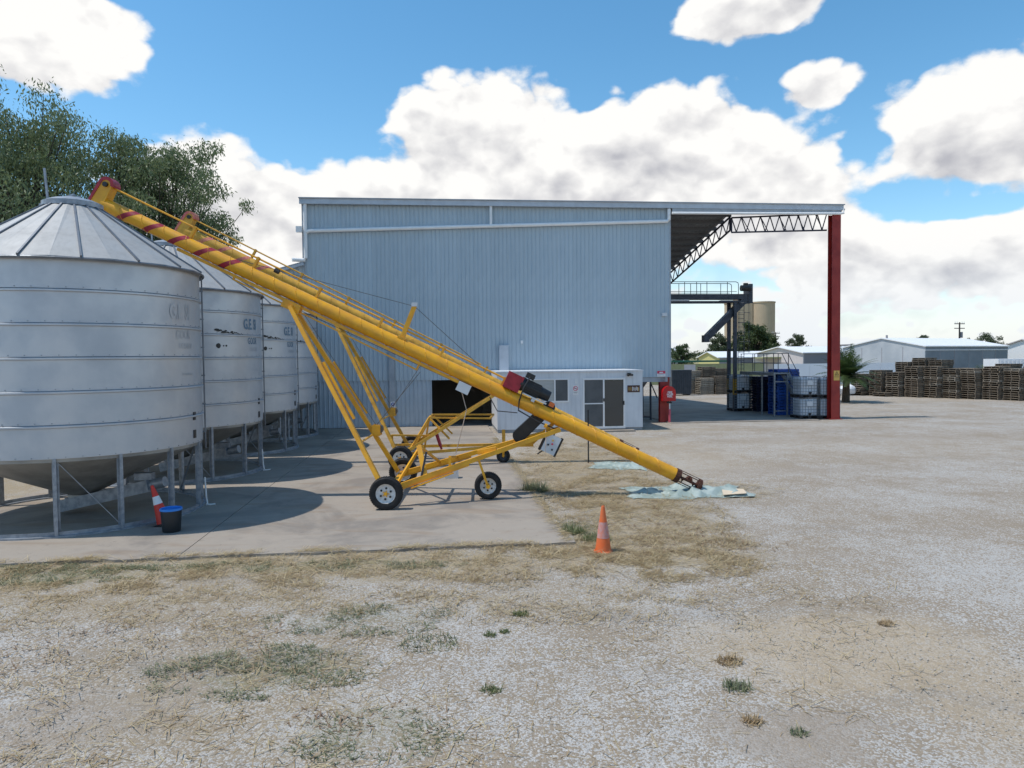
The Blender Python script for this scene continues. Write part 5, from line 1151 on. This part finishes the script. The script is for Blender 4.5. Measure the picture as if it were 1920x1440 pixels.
# power poles
for k, (x, y, h, lab) in enumerate(((69.3, 110, 8.0, 'power pole with crossarms behind the grey warehouse'), (37.2, 130, 6.3, 'thin dark pole over the yellow house'), (55.0, 148, 8.0, 'slim power pole in front of the concrete elevator'))):
    t = thing('power_pole', lab, 'pole', (x, y, 0), .3, 'power poles'); MB().tube((0, 0, -.2), (0, 0, h), .15 if k == 0 else .10, .10, 8).build('shaft', 'pole_wood', t)
    if k != 1:
        for z in (h - .3, h - 1.0): MB().span(-1.0, 1.0, -.06, .06, z, z + .12).build('crossarm', 'pole_wood', t)
        for x_ in (-.9, -.5, .5, .9): MB().tube((x_, 0, h - .18), (x_, 0, h + .1), .05, .03, 6).build('insulator', 'panel_grey', t)
        if k == 0: MB().tube((.35, 0, h - 2.4), (.35, 0, h - 1.5), .22, .22, 10).build('transformer', 'house_grey', t)

# ================================================================== GROUND COVER (uncountable)
def rnd_in(lst, n, rg):
    a = np.array([(x, y, rx, ry, wt) for x, y, rx, ry, wt in lst if wt > 0]); wts = a[:, 2] * a[:, 3] * a[:, 4]; i = rg.choice(len(a), n, p=wts / wts.sum())
    th = rg.uniform(0, 2 * math.pi, n); rr = np.sqrt(rg.uniform(0, 1, n)) * 1.12
    return np.stack([a[i, 0] + np.cos(th) * rr * a[i, 2], a[i, 1] + np.sin(th) * rr * a[i, 3]], 1)
def on_slab(p): u = p[:, 0] * C6 + p[:, 1] * S6; v = -p[:, 0] * S6 + p[:, 1] * C6; return (u > -9.8) & (u < 2.30) & (v > 11.86) & (v < 33)
def clumpy(p, rg, sc=1.7, thr=-.05):
    k = np.array([mnoise.noise(Vector((x * sc, y * sc, 3.3))) + .5 * mnoise.noise(Vector((x * sc * 3, y * sc * 3, 1.3))) for x, y in p]); return p[k > thr + rg.uniform(-.25, .25, len(p))]
def blades(p, rg, lmin, lmax, wid, lie, zoff=.004):
    n = len(p); a = rg.uniform(0, 2 * math.pi, n); el_ = np.abs(rg.normal(0, lie, n)); L_ = rg.uniform(lmin, lmax, n)
    d = np.stack([np.cos(a) * np.cos(el_), np.sin(a) * np.cos(el_), np.sin(el_)], 1); s = np.stack([-np.sin(a), np.cos(a), np.zeros(n)], 1) * (wid * rg.uniform(.6, 1.4, n))[:, None]
    b = np.stack([p[:, 0], p[:, 1], rg.uniform(0, .02, n) + zoff], 1); V = np.empty((n, 4, 3)); mid = b + d * (L_ * .5)[:, None] + np.array([0, 0, .006]); V[:, 0] = b - s * .5; V[:, 1] = b + s * .5; V[:, 2] = b + d * L_[:, None] + s * .25; V[:, 3] = b + d * L_[:, None] - s * .25
    return V.reshape(-1, 3)
rg = np.random.default_rng(11)
STRAW += [(-2, 8, 6, 3, .12), (2, 9.8, 3, 1.5, .2)]
near = [s for s in STRAW if s[1] < 26 and s[0] > -10]
p = rnd_in(near, 110000, rg); p = p[~on_slab(p)]; p = clumpy(p, rg)
k = len(p) // 2
o = quads('dry_grass', blades(p[:k], rg, .05, .24, .008, .16), 'straw'); o['kind'] = 'stuff'
o = quads('dead_grass', blades(p[k:], rg, .04, .18, .008, .22), 'straw_dull'); o['kind'] = 'stuff'
ee = rg.uniform(-9.5, 2.2, 5200); vv_ = 11.86 + np.abs(rg.normal(0, .10, 5200)); k2 = np.array([mnoise.noise(Vector((e * 1.3, 0, 5))) for e in ee]) > rg.uniform(-.3, .5, 5200)
vr = rg.uniform(12, 28, 3500); ur = 2.30 - np.abs(rg.normal(0, .10, 3500))
eu = np.concatenate([ee[k2], ur]); ev = np.concatenate([vv_[k2], vr])
o = quads('blown_straw', blades(np.stack([eu * C6 - ev * S6, eu * S6 + ev * C6], 1), rg, .05, .2, .008, .10, ZS), 'straw'); o['kind'] = 'stuff'
p = rnd_in([(-6, 11.15, 3.5, .35, 1), (-2.5, 11.3, 3, .3, .8), (1.9, 11.2, 1.6, .8, .8), (2.8, 13.5, 1.2, 2.5, .7), (2, 19, 1.5, 5, .6)], 1500, rg); p = p[~on_slab(p)]
o = quads('straw_stalk', blades(p, rg, .25, .7, .008, .10, .015), 'straw'); o['kind'] = 'stuff'
p = clumpy(rnd_in([(-1.3, 6.15, .7, .3, 1), (2.6, 13.5, .8, 2, .5), (-4, 8, 2, 1, .3), (3.4, 12, 1.2, .7, .4)], 3500, rg), rg, 2.5, .1); p = p[~on_slab(p)]
o = quads('dry_leaf_litter', blades(p, rg, .03, .09, .014, .3), 'straw_red'); o['kind'] = 'stuff'
p = clumpy(rnd_in(GREEN, 26000, rg), rg, 2.2, .08); p = p[~on_slab(p)]
o = quads('green_ground_cover', blades(p, rg, .02, .07, .010, .40), 'weed_grey'); o['kind'] = 'stuff'
def weed(x, y, r_, n, m, lab, h=.16):
    g_ = np.random.default_rng(int(abs(x * 100) + abs(y * 10))); a = g_.uniform(0, 6.28, n); q = np.sqrt(g_.uniform(0, 1, n)) * r_; pp = np.stack([np.cos(a) * q, np.sin(a) * q * .8], 1)
    o = quads('weed_tuft', blades(pp, g_, h * .4, h, .010, .75, 0.0), m); o.location = (x, y, 0); tag(o, lab, 'weed')
for x, y, r_, n, m, lab, h in ((.52, 16.9, .30, 900, 'weed_grey', 'grey-green weed clump at the slab edge under the auger', .30), (1.10, 12.85, .22, 500, 'weed_green', 'bright green weed at the slab edge behind the orange cone', .16), (1.45, 12.3, .25, 500, 'weed_green', 'low green weed beside the orange cone', .12), (-.95, 7.82, .34, 330, 'weed_grey', 'largest green weed patch in the pale gravel before the slab', .09),
    (.08, 8.72, .10, 160, 'weed_green', 'tiny weed in pale gravel, nearest the straw before the slab', .07), (-.28, 8.05, .07, 120, 'weed_green', 'tiny dark weed dot in pale gravel', .06), (-.12, 8.15, .06, 100, 'weed_green', 'second tiny weed dot in pale gravel', .05), (2.24, 7.28, .14, 220, 'straw_dull', 'dry brown tuft in the open gravel', .09), (2.13, 6.70, .13, 260, 'weed_grey', 'grey-green tuft in the open gravel', .09), (2.06, 6.05, .09, 220, 'straw_dull', 'small brown tuft beside the bare dirt patch', .08), (-.23, 6.68, .10, 200, 'weed_green', 'small green-brown tuft in pale gravel', .07), (2.38, 5.86, .08, 120, 'weed_grey', 'small weed on the bare dirt patch', .06), (4.4, 8.3, .10, 140, 'straw_dull', 'lone dry tuft on the tan sandy gravel', .06)):
    weed(x, y, r_, n, m, lab, h)
# loose stones in the gravel near the camera
n = 9000; px_ = rg.uniform(-6, 7, n); py_ = 5.0 + rg.uniform(0, 1, n) ** 1.6 * 7.5; pp = np.stack([px_, py_], 1); pp = pp[~on_slab(pp)]; n = len(pp)
s = rg.uniform(.005, .014, n); oct_ = np.array([(1, 0, 0), (0, 1, 0), (-1, 0, 0), (0, -1, 0), (0, 0, .8)]); V = pp[:, None, :].repeat(5, 1); V = np.concatenate([V, np.zeros((n, 5, 1))], 2) + oct_[None] * s[:, None, None] * rg.uniform(.6, 1.4, (n, 5, 1))
F_ = np.array([(0, 1, 4), (1, 2, 4), (2, 3, 4), (3, 0, 4)]); V3 = V[:, F_.ravel()].reshape(-1, 3)
mat('stone', (0.44, 0.40, 0.35), 0.9, 0.0, col2=(0.26, 0.225, 0.185), vscale=30)
o = quads('loose_gravel', V3, 'stone', None, 3); o['kind'] = 'stuff'
